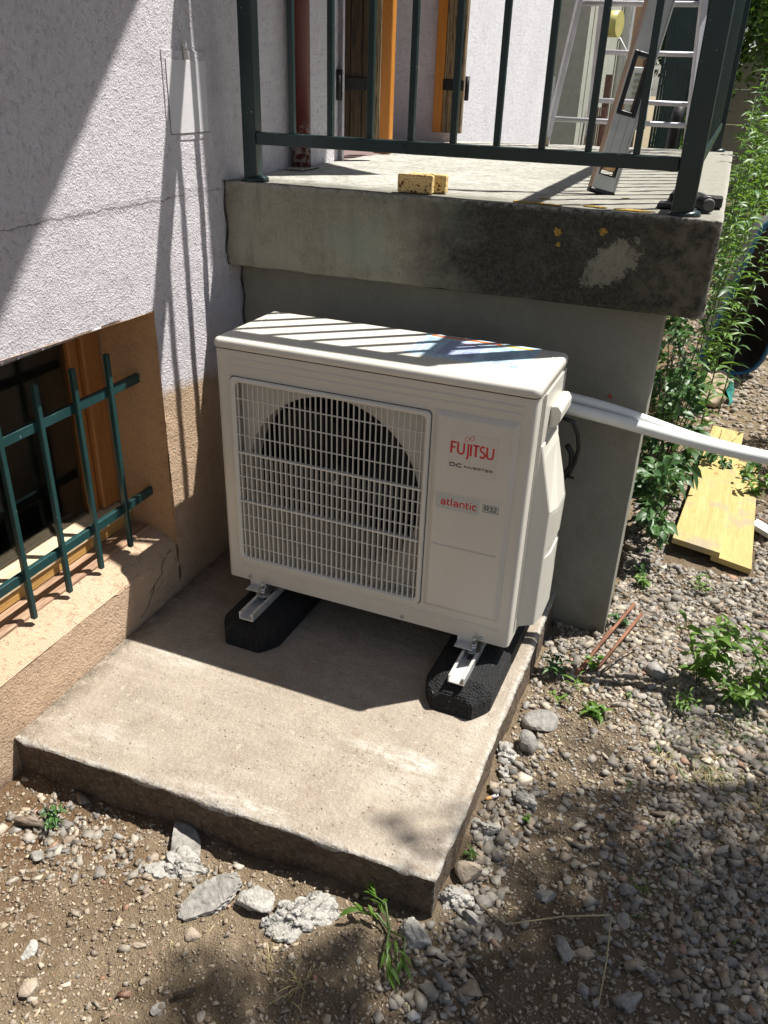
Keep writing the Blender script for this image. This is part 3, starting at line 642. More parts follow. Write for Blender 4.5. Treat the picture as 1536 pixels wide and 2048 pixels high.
# dim room behind the pane
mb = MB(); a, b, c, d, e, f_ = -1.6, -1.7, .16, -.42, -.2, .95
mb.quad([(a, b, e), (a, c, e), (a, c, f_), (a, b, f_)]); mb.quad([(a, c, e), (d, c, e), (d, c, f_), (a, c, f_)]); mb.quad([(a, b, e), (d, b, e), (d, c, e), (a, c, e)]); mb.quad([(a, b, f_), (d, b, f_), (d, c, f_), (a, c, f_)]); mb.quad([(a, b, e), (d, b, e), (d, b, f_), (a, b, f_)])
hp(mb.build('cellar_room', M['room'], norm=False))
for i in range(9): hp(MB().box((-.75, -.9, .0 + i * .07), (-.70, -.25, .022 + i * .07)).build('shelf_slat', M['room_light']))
# meter hatch
hb = MB(); hb.box((-.1858, .146, 1.088), (-.1826, .338, 1.282), .001); hatch = hp(hb.build('meter_hatch', M['lav']))
hb = MB(); hb.box((-.1825, .160, 1.104), (-.1816, .326, 1.262), .0004)
hd = hb.build('hatch_door', plain('hatch_paint', (.63, .61, .63), .6, 0, .05, .0005, 60), hatch)
hb = MB()
for lo, hi in (((-.1825, .1585, 1.1035), (-.1813, .1599, 1.264)), ((-.1825, .1585, 1.1025), (-.1813, .332, 1.1038))): hb.box(lo, hi)
hb.build('hatch_gap', M['groove'], hatch)
hb = MB(); hb.box((-.181, .232, 1.262), (-.170, .240, 1.284), .002); hb.tube([(-.175, .236, 1.284), (-.183, .236, 1.298)], .004, 8); hb.build('hatch_latch', M['plastic'], hatch)
# wall beyond the balcony, door opening
mb = MB()
yv = np.linspace(.95, 1.14, 5)
mb.strip([[(XW + .02, 1.135, z), (XW + .024, 1.142, z), (XW - .03, 1.165, z), (XW - .25, 1.18, z)] for z in (.9, 1.4, 2.2, 3.4)])
hp(mb.build('door_reveal', M['lav'], norm=False))
mb = MB(); mb.box((-.6, 2.50, -.3), (-.185, 4.85, 3.6), .004); mb.box((-.6, 1.14, 2.9), (-.19, 2.4995, 3.4))
hp(mb.build('wall_beyond_door', M['white_wall']))
mb = MB(); mb.quad([(-1.4, 1.0, .97), (-.19, 1.0, .97), (-.19, 2.7, .97), (-1.4, 2.7, .97)]); mb.quad([(-1.4, 1.0, .97), (-1.4, 2.7, .97), (-1.4, 2.7, 3.2), (-1.4, 1.0, 3.2)])
mb.quad([(-1.4, 2.7, .97), (-.6, 2.7, .97), (-.6, 2.7, 3.2), (-1.4, 2.7, 3.2)]); mb.quad([(-1.4, 1., .97), (-.24, 1., .97), (-.24, 1., 3.2), (-1.4, 1., 3.2)]); mb.quad([(-1.4, 1., 3.2), (-.19, 1., 3.2), (-.19, 2.7, 3.2), (-1.4, 2.7, 3.2)])
hp(mb.build('room_behind_door', plain('dusky_pink_room', (.19, .13, .125), .9), norm=False))
# ------------------------------------------------------------------ window grille
gr = empty('window_grille', (-.255, NY, .2), 0, 'dark green forged bar grille fixed in the cellar window niche', 'window grille')
def gp(o): o.parent = gr; o.location = (.255, -NY, -.2); return o
for z in (.5255, .196):
    gp(MB().box((-.263, -1.6, z - .012), (-.250, NY + .012, z + .012), .0015).build('cross_bar', M['green2']))
for y in (-.10, -.2235, -.345, -.468, -.59, -.712):
    gp(MB().box((-.2498, y - .0065, .085), (-.2368, y + .0065, .625), .0015).build('upright_bar', M['green2']))

# ------------------------------------------------------------------ balcony slab and pier
def roughbox(name, lo, hi, mats, step=.012, amp=.0035, r=.006):
    """box with worn arrises; front (-y), right (+x), top and the other faces subdivided"""
    lo = np.array(lo, float); hi = np.array(hi, float); Vs = []; F = []; mi = []; off = 0
    cen = (lo + hi) / 2
    for ax, sgn, m in ((1, -1, 0), (0, 1, 0), (2, 1, 1), (2, -1, 0), (0, -1, 0), (1, 1, 0)):
        u, v = [q for q in (0, 1, 2) if q != ax]; st = step if sgn * (1 if ax != 1 else -1) > 0 or ax == 2 and sgn > 0 else .08
        def ln(q):
            n = max(2, int((hi[q] - lo[q]) / st)); return np.unique(np.concatenate([np.linspace(lo[q], hi[q], n + 1), [lo[q] + r, hi[q] - r]]))
        U, Vv = np.meshgrid(ln(u), ln(v), indexing='ij'); P = np.zeros(U.shape + (3,)); P[..., u] = U; P[..., v] = Vv; P[..., ax] = hi[ax] if sgn > 0 else lo[ax]
        # round arrises: pull towards inner box
        inner = np.clip(P, lo + r, hi - r); d = P - inner; L = np.linalg.norm(d, axis=-1, keepdims=True)
        chip = 1 + .9 * fbm(P[..., 0] + P[..., 1] * 1.7, P[..., 2] + P[..., 1], 25, 3, 3)[..., None]
        P = inner + np.where(L > 0, d / np.maximum(L, 1e-9) * np.minimum(L, r * np.clip(chip, .2, 1.15)), 0)
        P[..., ax] += sgn * 0
        n_ = P.shape[1]; idx = np.arange(P.shape[0] * n_).reshape(P.shape[:2]) + off; off += idx.size
        q = np.stack([idx[:-1, :-1], idx[1:, :-1], idx[1:, 1:], idx[:-1, 1:]], -1).reshape(-1, 4)
        flip = (sgn > 0) != (ax != 1)
        if flip: q = q[:, ::-1]
        Vs.append(P.reshape(-1, 3)); F.append(q); mi += [m] * len(q)
    o = npmesh(name, np.concatenate(Vs), np.concatenate(F), mats[0], smooth=False); o.data.materials.append(mats[1] if len(mats) > 1 else mats[0])
    o.data.polygons.foreach_set('material_index', np.array(mi, dtype=np.int32))
    b = bmesh.new(); b.from_mesh(o.data); bmesh.ops.remove_doubles(b, verts=b.verts, dist=1e-5); bmesh.ops.recalc_face_normals(b, faces=b.faces[:])
    wv = np.array([v.co[:] for v in b.verts]); dn = fbm(wv[:, 0] + wv[:, 1] * .7, wv[:, 2] + wv[:, 1] * .9, 10, 4, 41) * amp
    b.normal_update()
    for v, q in zip(b.verts, dn): v.co += v.normal * float(q)
    b.to_mesh(o.data); b.free(); o.data.polygons.foreach_set('use_smooth', [True] * len(o.data.polygons)); return o
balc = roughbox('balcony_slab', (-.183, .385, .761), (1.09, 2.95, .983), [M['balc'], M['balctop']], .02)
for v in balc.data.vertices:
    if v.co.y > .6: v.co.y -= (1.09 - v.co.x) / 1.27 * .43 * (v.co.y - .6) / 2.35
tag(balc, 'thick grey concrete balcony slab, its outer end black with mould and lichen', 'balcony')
def blob(x, z, r, seed, plane='f', ell=1.):
    g = random.Random(seed); n = 22; pts = []
    for i in range(n):
        a = 2 * math.pi * i / n; rr = r * (1 + .35 * math.sin(a * 3 + g.random() * 6) * .5 + g.uniform(-.22, .22))
        pts.append((x + rr * ell * math.cos(a), z + rr * math.sin(a)))
    mb = MB()
    if plane == 'f': mb.prism([(a, .3815, b) for a, b in pts], (0, .006, 0))
    else: mb.prism([(a, b, .9795) for a, b in pts], (0, 0, .0055))
    return mb.build('lichen_patch', M['lichen'], balc)
for a in ((.728, .928, .011, 1), (.732, .900, .006, 2), (.833, .938, .0115, 3)): blob(a[0], a[1], a[2] * .82, a[3])
for x, y, r, e, s_ in ((.64, .425, .014, 2.6, 5), (.70, .41, .010, 2.4, 6), (.80, .44, .009, 3., 7), (.885, .43, .014, 2.8, 8), (.66, .52, .008, 1.6, 9), (.845, .66, .006, 1.6, 10)): blob(x, y, r, s_, 't', e)
pier = roughbox('concrete_pier', (-.183, .460, -.35), (1.001, .645, .7585), [M['pier']], .03, .0025, .003)
tag(pier, 'plain grey concrete wall panel carrying the balcony behind the heat pump unit', 'concrete wall')
mb = MB(); mb.tube([(.905, .4575, .52), (.906, .4572, .521)], .006, 10); mb.build('red_mark', M['red_print'], pier)
mb = MB()
pts = []
z = .985; zz = np.linspace(.42, .985, 60)
for z in zz:
    yb = .380 if z > .76 else .455
    pts.append((XW + .006 + .003 * math.sin(z * 60), yb + .012 * float(fbm(z, 1, 12, 3, 4)), z))
mb.tube(pts, [.0012 + .0035 * abs(float(fbm(z, 5, 14, 3, 9))) * 2 for z in zz], 5, False)
mb.build('joint_crack', plain('crack_dark', (.03, .027, .023), 1.), pier)
# cracks in the peach plinth under the niche corner
mb = MB()
for path in ([(-.005, .040), (-.03, .028), (-.055, .006), (-.05, -.012), (-.085, -.028), (-.12, -.05)], [(-.085, -.028), (-.10, -.045), (-.135, -.085), (-.17, -.095)], [(.03, .32), (.028, .22)]):
    P = []
    for (a, b), (c, d) in zip(path[:-1], path[1:]):
        for t in np.linspace(0, 1, 6)[:-1]:
            yy = a + (c - a) * t + rnd.uniform(-.002, .002); z2 = b + (d - b) * t + rnd.uniform(-.002, .002)
            P.append((XW + .007 * float(fbm(yy, z2, 2.2, 3, 31)) + .0006, yy, z2))
    mb.tube(P, .0011, 5, False)
hp(mb.build('hairline_crack', bpy.data.materials['crack_dark']))

# ------------------------------------------------------------------ front railing
rail = empty('balcony_railing', (-.14, .42, .983), 0, 'dark green steel railing along the front and right side of the balcony', 'railing')
def rp(o): o.parent = rail; o.location = (.14, -.42, -.983); return o
ZT = 1.945
for (x, y, r, nm) in ((-.112, .425, .0195, 'post'), (.998, .425, .0245, 'post'), (1.012, 2.86, .02, 'post')):
    lean = 0
    po = MB(); po.box((x - r, y - r, .985), (x + r, y + r, ZT), .003, 2); p_ = rp(po.build(nm, M['green']))
    fo = MB(); fo.tube([(x + .004, y, .9835), (x + .004, y, .990), (x + .003, y, .9945)], [.038, .036, .02], 18); fo.build('base_plate', M['green'], p_)
rp(MB().box((-.092, .408, 1.074), (.973, .438, 1.104), .002).build('bottom_rail', M['green']))
rp(MB().box((-.14, .397, ZT + .001), (1.03, .447, ZT + .045), .004).build('top_rail', M['green']))
for i in range(9):
    x = .008 + i * .1085
    rp(MB().box((x - .0075, .4155, 1.1045), (x + .0075, .4305, ZT), .001).build('baluster', M['green']))
rp(MB().box((.990, .451, 1.080), (1.018, 2.838, 1.106), .002).build('side_bottom_rail', M['green']))
rp(MB().box((.985, .4475, ZT + .001), (1.03, 2.9, ZT + .045), .004).build('side_top_rail', M['green']))
for i in range(21):
    y = .555 + i * .1085
    rp(MB().box((.997, y - .0075, 1.1065), (1.012, y + .0075, ZT), .001).build('baluster', M['green']))

# ------------------------------------------------------------------ things on the balcony
def sponge(x, y, rz, label, dims):
    mb = MB(); mb.box((-dims[0] / 2, -dims[1] / 2, 0), (dims[0] / 2, dims[1] / 2, dims[2]), .0035, 2)
    o = mb.build('sponge', M['sponge']); o.location = (x, y, .9845); o.rotation_euler = (0, 0, rz); return tag(o, label, 'sponge')
sponge(.350, .428, .03, 'front yellow sponge with large holes standing on the balcony edge', (.092, .022, .043))
sponge(.372, .4625, .06, 'second yellow sponge standing behind the front one on the balcony', (.098, .026, .044))

# spirit level leaning over the ladder
lv = empty('spirit_level', (.772, .715, .983), 0, 'long silver spirit level with black handle openings leaning behind the railing', 'spirit level')
lv.rotation_euler = (math.radians(-7), math.radians(12.2), math.radians(24))
def lvb(lo, hi, bev, nm, m): return MB().box(lo, hi, bev).build(nm, m, lv)
Lh = 1.9; w_ = .034
mb = MB()
for lo, hi in (((-w_ + .004, -.010, .012), (w_ - .004, .010, .050)), ((-w_ + .004, -.010, .086), (w_ - .004, .010, .200)), ((-w_ + .004, -.010, .338), (w_ - .004, .010, Lh)), ((-w_ + .004, -.010, .050), (-.020, .010, .086)), ((.020, -.010, .050), (w_ - .004, .010, .086)), ((-w_ + .004, -.010, .200), (-.021, .010, .338)), ((.021, -.010, .200), (w_ - .004, .010, .338))): mb.box(lo, hi)
mb.build('level_web', M['level'], lv)
lvb((-w_ - .001, -.013, .012), (-w_ + .0038, .013, Lh), .001, 'level_edge', M['level_edge']); lvb((w_ - .0038, -.013, .012), (w_ + .001, .013, Lh), .001, 'level_edge', M['level'])
lvb((-w_ - .002, -.014, 0), (w_ + .002, .014, .0118), .003, 'end_cap', M['black'])
for x in (-.012, .012): lvb((x - .0006, -.0108, .092), (x + .0006, -.0101, .194), 0, 'web_groove', M['level_edge'])
def ringframe(cx, z0, z1, hw, t, nm):
    mb = MB()
    mb.box((cx - hw, -.0125, z0), (cx - hw + t, .0125, z1), .002); mb.box((cx + hw - t, -.0125, z0), (cx + hw, .0125, z1), .002)
    mb.box((cx - hw + t, -.0125, z0), (cx + hw - t, .0125, z0 + t), .002); mb.box((cx - hw + t, -.0125, z1 - t), (cx + hw - t, .0125, z1), .002); return mb.build(nm, M['black'], lv)
ringframe(0, .194, .344, .0265, .0115, 'handle_frame'); ringframe(0, .046, .090, .0235, .004, 'vial_frame')
ringframe(0, .62, .80, .0255, .008, 'handle_frame')
mb = MB(); mb.tube([(-.017, 0, .068), (.017, 0, .068)], .009, 12); mb.build('vial', plain('amber_vial', (.80, .50, .25), .15), lv)

# aluminium ladder standing open behind it
ld = empty('stepladder', (.57, 2.6, .983), 0, 'tall pale aluminium double ladder standing open on the far end of the balcony', 'ladder')
def lp(mb, nm, m=None): o = mb.build(nm, m or M['ladder_paint'], ld); o.location = (-.57, -2.6, -.983); return o
def bar(a, b, w1, w2): 
    a = Vector(a); b = Vector(b); d = (b - a); L_ = d.length; q = d.to_track_quat('Z', 'X').to_matrix(); mb = MB(); mb.box((-w1, -w2, 0), (w1, w2, L_), .003)
    for v in mb.b.verts: v.co = q @ v.co + a
    return mb
H2 = 2.6; tp = (H2 - .985) / .59
lp(bar((.258, 2.55, .985), (.258 + .070 * tp, 2.68, H2), .011, .017), 'stile'); lp(bar((.893, 2.55, .985), (.893 - .045 * tp, 2.68, H2), .011, .017), 'stile')
lp(bar((.400, 2.90, .985), (.385, 2.72, H2), .010, .016), 'stile'); lp(bar((.905, 2.90, .985), (.86, 2.72, H2), .010, .016), 'stile')
for z, a, b, y in ((1.098, .275, .882, 2.56), (1.56, .33, .85, 2.60), (1.86, .37, .83, 2.62), (1.178, .41, .895, 2.87), (1.382, .41, .885, 2.845), (1.66, .40, .88, 2.81), (1.96, .40, .87, 2.78)):
    lp(MB().tube([(a, y, z), (b, y, z - .002)], .0115, 10), 'rung')
for a in ((.258, 2.55), (.893, 2.55), (.400, 2.90), (.905, 2.90)): lp(MB().box((a[0] - .016, a[1] - .022, .9835), (a[0] + .016, a[1] + .022, 1.02), .004), 'foot', M['rubble_beige'])

# clamp tool by the right post
cl = empty('bar_clamp', (1.04, .55, .984), 0, 'black hand tool with round grip lying beside the right railing post', 'hand tool')
def cp(mb, nm, m=M['black']): o = mb.build(nm, m, cl); o.location = (-1.04, -.55, -.984); return o
cp(MB().box((.935, .50, .9845), (1.0, .565, .996), .003), 'jaw'); cp(MB().box((.955, .575, .9845), (1.08, .61, 1.012), .004), 'body')
cp(MB().tube([(1.022, .565, 1.003), (1.05, .475, 1.003)], [.018, .018], 16), 'grip'); cp(MB().tube([(1.0502, .4745, 1.003), (1.052, .469, 1.003)], [.015, .012], 16), 'grip_end', plain('grip_end', (.08, .075, .075), .6))

# red brown steel prop in the corner by the door
pr = empty('steel_prop', (-.150, .79, .984), 0, 'dark red painted steel prop standing against the wall behind the left post', 'prop')
pr_ = MB(); pr_.tube([(-.150, .79, .9845), (-.150, .79, 2.6)], .030, 16); o = pr_.build('tube', M['red_peel'], pr); o.location = (.150, -.79, -.984)
pr_ = MB(); pr_.box((-.168, .72, .9845), (-.112, .85, .990), .002); o = pr_.build('foot_plate', M['rub_grey'], pr); o.location = (.150, -.79, -.984)

# door leaves in the opening
def thing_box(name, label, cat, parts, org):
    r = empty(name, org, 0, label, cat)
    for nm, lo, hi, m in parts:
        if isinstance(lo, MB): o = lo.build(nm, m, r)
        else: o = MB().box(lo, hi, .003).build(nm, m, r)
        o.location = tuple(-q for q in org)
    return r
sh_ = thing_box('wooden_shutter', 'dark weathered folding shutter stack, shade worked into its colour, left of the doorway with black strap hinge', 'shutter',
    [('plank', (-.185, 1.150, 1.045), (-.150, 1.185, 2.9), M['shut_shaded']), ('plank', (-.148, 1.150, 1.045), (-.110, 1.185, 2.9), M['shut_shaded']), ('plank', (-.108, 1.150, 1.045), (-.074, 1.185, 2.9), M['shut_shaded']),
     ('edge_strip', (-.072, 1.148, 1.045), (-.046, 1.187, 2.9), M['shut_old']),
     ('strap_hinge', (-.185, 1.142, 1.20), (-.09, 1.1495, 1.24), M['iron']), ('hinge_pin', MB().tube([(-.186, 1.132, 1.17), (-.186, 1.132, 1.26)], .011, 10), None, M['iron'])], (-.19, 1.15, .99))
sh_.rotation_euler = (0, 0, math.radians(25))
thing_box('door_frame', 'orange varnished wooden door frame left of the dark opening', 'door frame',
    [('jamb', (-.20, 1.505, .985), (-.135, 1.545, 2.9), M['orange_wood']), ('bolt_rod', MB().tube([(-.195, 1.60, 1.0), (-.195, 1.60, 2.9)], .006, 8), None, M['iron']), ('latch_plate', (-.20, 1.58, 1.17), (-.178, 1.64, 1.28), M['frame_wood'])], (-.18, 1.53, .985))
thing_box('wooden_shutter', 'weathered grey brown shutter leaf standing open right of the doorway', 'shutter',
    [('edge_strip', (-.270, 2.432, 1.02), (-.225, 2.462, 2.9), M['orange_wood']), ('plank', (-.223, 2.430, 1.02), (-.170, 2.464, 2.9), M['shut_old']), ('plank', (-.168, 2.430, 1.02), (-.130, 2.464, 2.9), M['shut_old']),
     ('strap_hinge', (-.225, 2.422, 1.20), (-.125, 2.4295, 1.245), M['iron']), ('hinge_pin', MB().tube([(-.113, 2.44, 1.16), (-.113, 2.44, 1.26)], .010, 10), None, M['iron'])], (-.19, 2.45, 1.02))

# ------------------------------------------------------------------ outdoor unit
unit = empty('heat_pump_unit', (0, 0, 0), UR, 'cream outdoor heat pump unit with square fan grille and red lettering on the pad', 'heat pump')
UW, UD, UH = .80, .29, .650
def arc(cx, cy, r, a0, a1, n=6): return [(cx + r * math.cos(math.radians(a0 + (a1 - a0) * i / n)), cy + r * math.sin(math.radians(a0 + (a1 - a0) * i / n))) for i in range(n + 1)]
R0 = .014
mb = MB()
outl = arc(R0, R0, R0, 270, 180) + [(0, UD - .006), (.006, UD)] + [(UW - .006, UD), (UW, UD - .006)] + arc(UW - R0, R0, R0, 0, -90)
mb.strip([[(x, y, z) for x, y in outl] for z in (.002, UH - .001)])
for f in mb.b.faces: f.smooth = True
# front sheet with a rectangular opening for the guard (rounded corners), bottom and top closed
GX0, GX1, GZ0, GZ1 = .0435, .5635, .0685, .5825
xsn = [R0, GX0, GX1, UW - R0]; zsn = [.002, GZ0, GZ1, UH - .001]
for i in range(3):
    for j in range(3):
        if i == 1 and j == 1: continue
        mb.quad([(xsn[i], 0, zsn[j]), (xsn[i + 1], 0, zsn[j]), (xsn[i + 1], 0, zsn[j + 1]), (xsn[i], 0, zsn[j + 1])])
mb.quad([(x, y, .002) for x, y in ((0.01, 0.001), (UW - .01, .001), (UW - .002, UD - .002), (.002, UD - .002))])
for a, b in (((GX0, GZ0), (GX1, GZ0)), ((GX1, GZ0), (GX1, GZ1)), ((GX1, GZ1), (GX0, GZ1)), ((GX0, GZ1), (GX0, GZ0))):
    mb.quad([(a[0], 0, a[1]), (b[0], 0, b[1]), (b[0], .03, b[1]), (a[0], .03, a[1])])
bmesh.ops.remove_doubles(mb.b, verts=mb.b.verts, dist=1e-5)
body = mb.build('casing', M['enamel'], unit, norm=True)
# shroud plate with round orifice and short duct
mb = MB(); cx, cz, rr = .300, .322, .236; n = 72
def sq(a):
    c, s_ = math.cos(a), math.sin(a)
    tx = ((GX1 - cx) / c if c > 0 else (GX0 - cx) / c) if abs(c) > 1e-9 else 9; tz = ((GZ1 - cz) / s_ if s_ > 0 else (GZ0 - cz) / s_) if abs(s_) > 1e-9 else 9
    t = min(tx, tz); return (cx + c * t, cz + s_ * t)
A = [2 * math.pi * i / n for i in range(n)]
ins = [(cx + rr * math.cos(a), cz + rr * math.sin(a)) for a in A]
mb.strip([[(x, .030, z) for x, z in [sq(a) for a in A]], [(cx + (rr + .012) * math.cos(a), .030, cz + (rr + .012) * math.sin(a)) for a in A], [(cx + rr * math.cos(a), .036, cz + rr * math.sin(a)) for a in A], [(cx + (rr - .004) * math.cos(a), .085, cz + (rr - .004) * math.sin(a)) for a in A]], smooth=False, close=True)
mb.build('fan_shroud', M['plastic'], unit, norm=False)
mb = MB(); mb.strip([[(cx + (rr - .002) * math.cos(a), .085, cz + (rr - .002) * math.sin(a)) for a in A], [(cx + (rr + .02) * math.cos(a), .235, cz + (rr + .02) * math.sin(a)) for a in A]], close=True)
mb.b.faces.new([mb.b.verts.new((cx + (rr + .02) * math.cos(a), .235, cz + (rr + .02) * math.sin(a))) for a in A]); mb.build('fan_chamber', M['fan'], unit, norm=False)
fan = MB(); fan.tube([(cx, .075, cz), (cx, .082, cz), (cx, .15, cz)], [.03, .045, .045], 24); fan = fan.build('fan_hub', plain('fan_grey', (.014, .015, .017), .55), unit)
for q in range(3):
    mb = MB(); rows = []
    for i in range(9):
        r = .046 + (rr - .058) * i / 8; sweep = .55 * (i / 8) ** 1.5; half = .35 + .30 * math.sin(math.pi * min(1, i / 8 * .8 + .15))
        rows.append([(cx + r * math.cos(q * 2.094 + sweep + (t - .5) * 2 * half), .095 + .06 * t + .006 * math.sin(t * 3.1), cz + r * math.sin(q * 2.094 + sweep + (t - .5) * 2 * half)) for t in np.linspace(0, 1, 8)])
    mb.strip(rows, smooth=True); b_ = mb.build('fan_blade', bpy.data.materials['fan_grey'], fan, norm=False)
mb = MB(); mb.tube([(cx, .060, cz), (cx, .075, cz)], .008, 10); mb.build('hub_nut', M['zinc'], fan)
# fan guard
guard_mb = MB(); t = .0095
gx0, gx1, gz0, gz1 = .042, .565, .067, .584
ro = [(x, z) for x, z in (arc(gx0 + .012, gz0 + .012, .012, 180, 270, 5) + arc(gx1 - .012, gz0 + .012, .012, 270, 360, 5) + arc(gx1 - .012, gz1 - .012, .012, 0, 90, 5) + arc(gx0 + .012, gz1 - .012, .012, 90, 180, 5))]
def inset(p, d):
    mx, mz = (gx0 + gx1) / 2, (gz0 + gz1) / 2; return (mx + (p[0] - mx) * (1 - d / ((gx1 - gx0) / 2)), mz + (p[1] - mz) * (1 - d / ((gz1 - gz0) / 2)))
guard_mb.strip([[(p[0], .001, p[1]) for p in ro], [(p[0], -.005, p[1]) for p in ro], [(inset(p, .003)[0], -.009, inset(p, .003)[1]) for p in ro], [(inset(p, .008)[0], -.009, inset(p, .008)[1]) for p in ro], [(inset(p, .0125)[0], -.004, inset(p, .0125)[1]) for p in ro], [(inset(p, .0125)[0], .012, inset(p, .0125)[1]) for p in ro]], close=True, smooth=False)
guard = guard_mb.build('fan_guard', M['guard'], unit, norm=True)
ix0, ix1, iz0, iz1 = gx0 + .0125, gx1 - .0125, gz0 + .0125, gz1 - .0125
mb = MB()
for q in range(len(ro)):
    a, b = ro[q], ro[(q + 1) % len(ro)]
    def outp(p, d): return inset(p, -d)
    mb.quad([(a[0], -.0006, a[1]), (b[0], -.0006, b[1]), (outp(b, .0022)[0], -.0006, outp(b, .0022)[1]), (outp(a, .0022)[0], -.0006, outp(a, .0022)[1])])
mb.build('guard_gap', M['groove'], unit, norm=True)
def dupe(me, nm, parent, x, z): 
    o = bpy.data.objects.new(nm, me); C.objects.link(o); o.parent = parent; o.location = (x, 0, z); return o
bands = ((.386, iz1, .0022, .006, -.0045), (.248, .386, .0028, .013, -.0045), (iz0, .248, .0032, .020, -.0045)); NS = 35
for z0, z1, tw, dp, yf in bands:
    m_ = MB(); m_.box((-tw / 2, yf, 0), (tw / 2, yf + dp, z1 - z0), .0005); first = m_.build('slat', M['guard'], guard); first.location = (ix0 + (ix1 - ix0) * .5 / NS, 0, z0)
    for i in range(1, NS): dupe(first.data, 'slat', guard, ix0 + (ix1 - ix0) * (i + .5) / NS, z0)
first = None
for z in (.530, .482, .434, .352, .319, .285, .206, .161, .113):
    if first is None:
        m_ = MB(); m_.box((0, -.0048, -.0011), (ix1 - ix0, -.0005, .0011), .0004); first = m_.build('cross_wire', M['guard'], guard); first.location = (ix0, 0, z)
    else: dupe(first.data, 'cross_wire', guard, ix0, z)
for z in (.386, .248):
    m_ = MB(); m_.box((0, -.0075, -.0024), (ix1 - ix0, .004, .0024), .0008); o = m_.build('cross_bar', M['guard'], guard); o.location = (ix0, 0, z)
# pressed ribs and raised front field
def frust(x0, x1, z0, z1, ins_, h, y0=-.0005):
    mb = MB(); ix, iz = ins_ if isinstance(ins_, tuple) else (ins_, ins_)
    a = [(x0, y0, z0), (x1, y0, z0), (x1, y0, z1), (x0, y0, z1)]; b = [(x0 + ix, y0 - h, z0 + iz), (x1 - ix, y0 - h, z0 + iz), (x1 - ix, y0 - h, z1 - iz), (x0 + ix, y0 - h, z1 - iz)]
    mb.strip([a, b], close=True); mb.quad(b); bmesh.ops.remove_doubles(mb.b, verts=mb.b.verts, dist=1e-6)
    bmesh.ops.bevel(mb.b, geom=[e for e in mb.b.edges if all(v.co.y < y0 - h * .5 for v in e.verts)], offset=.0012, segments=2, affect='EDGES')
    return mb
front = frust(.5735, .769, .071, .592, (.0115, .0115), .0075).build('front_field', M['enamel'], unit)
frust(.042, .772, .623, .631, .0025, .0014).build('pressed_rib', M['enamel'], unit); frust(.042, .772, .606, .614, .0025, .0014).build('pressed_rib', M['enamel'], unit)
frust(.046, .772, .040, .050, .003, .0014).build('pressed_rib', M['enamel'], unit); 
frust(.589, .748, .2525, .2580, .0018, .0022, -.0078).build('field_rib', M['enamel'], unit); frust(.587, .7555, .3925, .3955, .001, .0008, -.0078).build('field_rib', M['enamel'], unit)
for x, z in ((.069, .0135), (.519, .0145), (.731, .0125)):
    s_ = MB(); s_.tube([(x, .0, z), (x, -.0025, z), (x, -.004, z)], [.005, .005, .003], 12); s_ = s_.build('screw', M['zinc'], unit)
    MB().box((x - .0035, -.0043, z - .0007), (x + .0035, -.0040, z + .0007)).build('screw_slot', M['groove'], s_)
# seam and lid
mb = MB(); mb.strip([[(x + (.0007 if x > .4 else -.0007), y - (.0006 if y < .1 else -.0006), z) for x, y in outl] for z in (UH - .0005, UH + .0028)]); mb.quad([(R0, -.0007, UH - .0005), (UW - R0, -.0007, UH - .0005), (UW - R0, -.0007, UH + .0028), (R0, -.0007, UH + .0028)]); mb.build('lid_seam', M['groove'], unit, norm=False)
lid = MB(); lx0, lx1, ly0, ly1 = -.0035, .8035, -.0045, .2955
def rrect(x0, x1, y0, y1, r, n=6): return arc(x0 + r, y0 + r, r, 180, 270, n) + arc(x1 - r, y0 + r, r, 270, 360, n) + arc(x1 - r, y1 - r, r, 0, 90, n) + arc(x0 + r, y1 - r, r, 90, 180, n)
rows = []
for d, z in ((0.002, UH + .0025), (0, UH + .0045), (0, UH + .013), (.0012, .6685), (.004, .6722), (.0085, .6745), (.013, .6751)):
    rows.append([(x, y, z) for x, y in rrect(lx0 + d, lx1 - d, ly0 + d, ly1 - d, max(.004, .018 - d))])
R_ = lid.strip(rows, close=True, smooth=True); lid.b.faces.new(R_[-1]); lid.b.faces.new(R_[0][::-1])
lido = lid.build('lid', M['enamel'], unit)
mb = MB()
for pth in ([(.03, .018), (.76, .018), (.775, .03), (.775, .255)], [(.03, .018), (.03, .27)]):
    mb.tube([(x, y, .6748) for x, y in pth], .0016, 6, False)
mb.build('pressed_line', M['enamel'], lido)
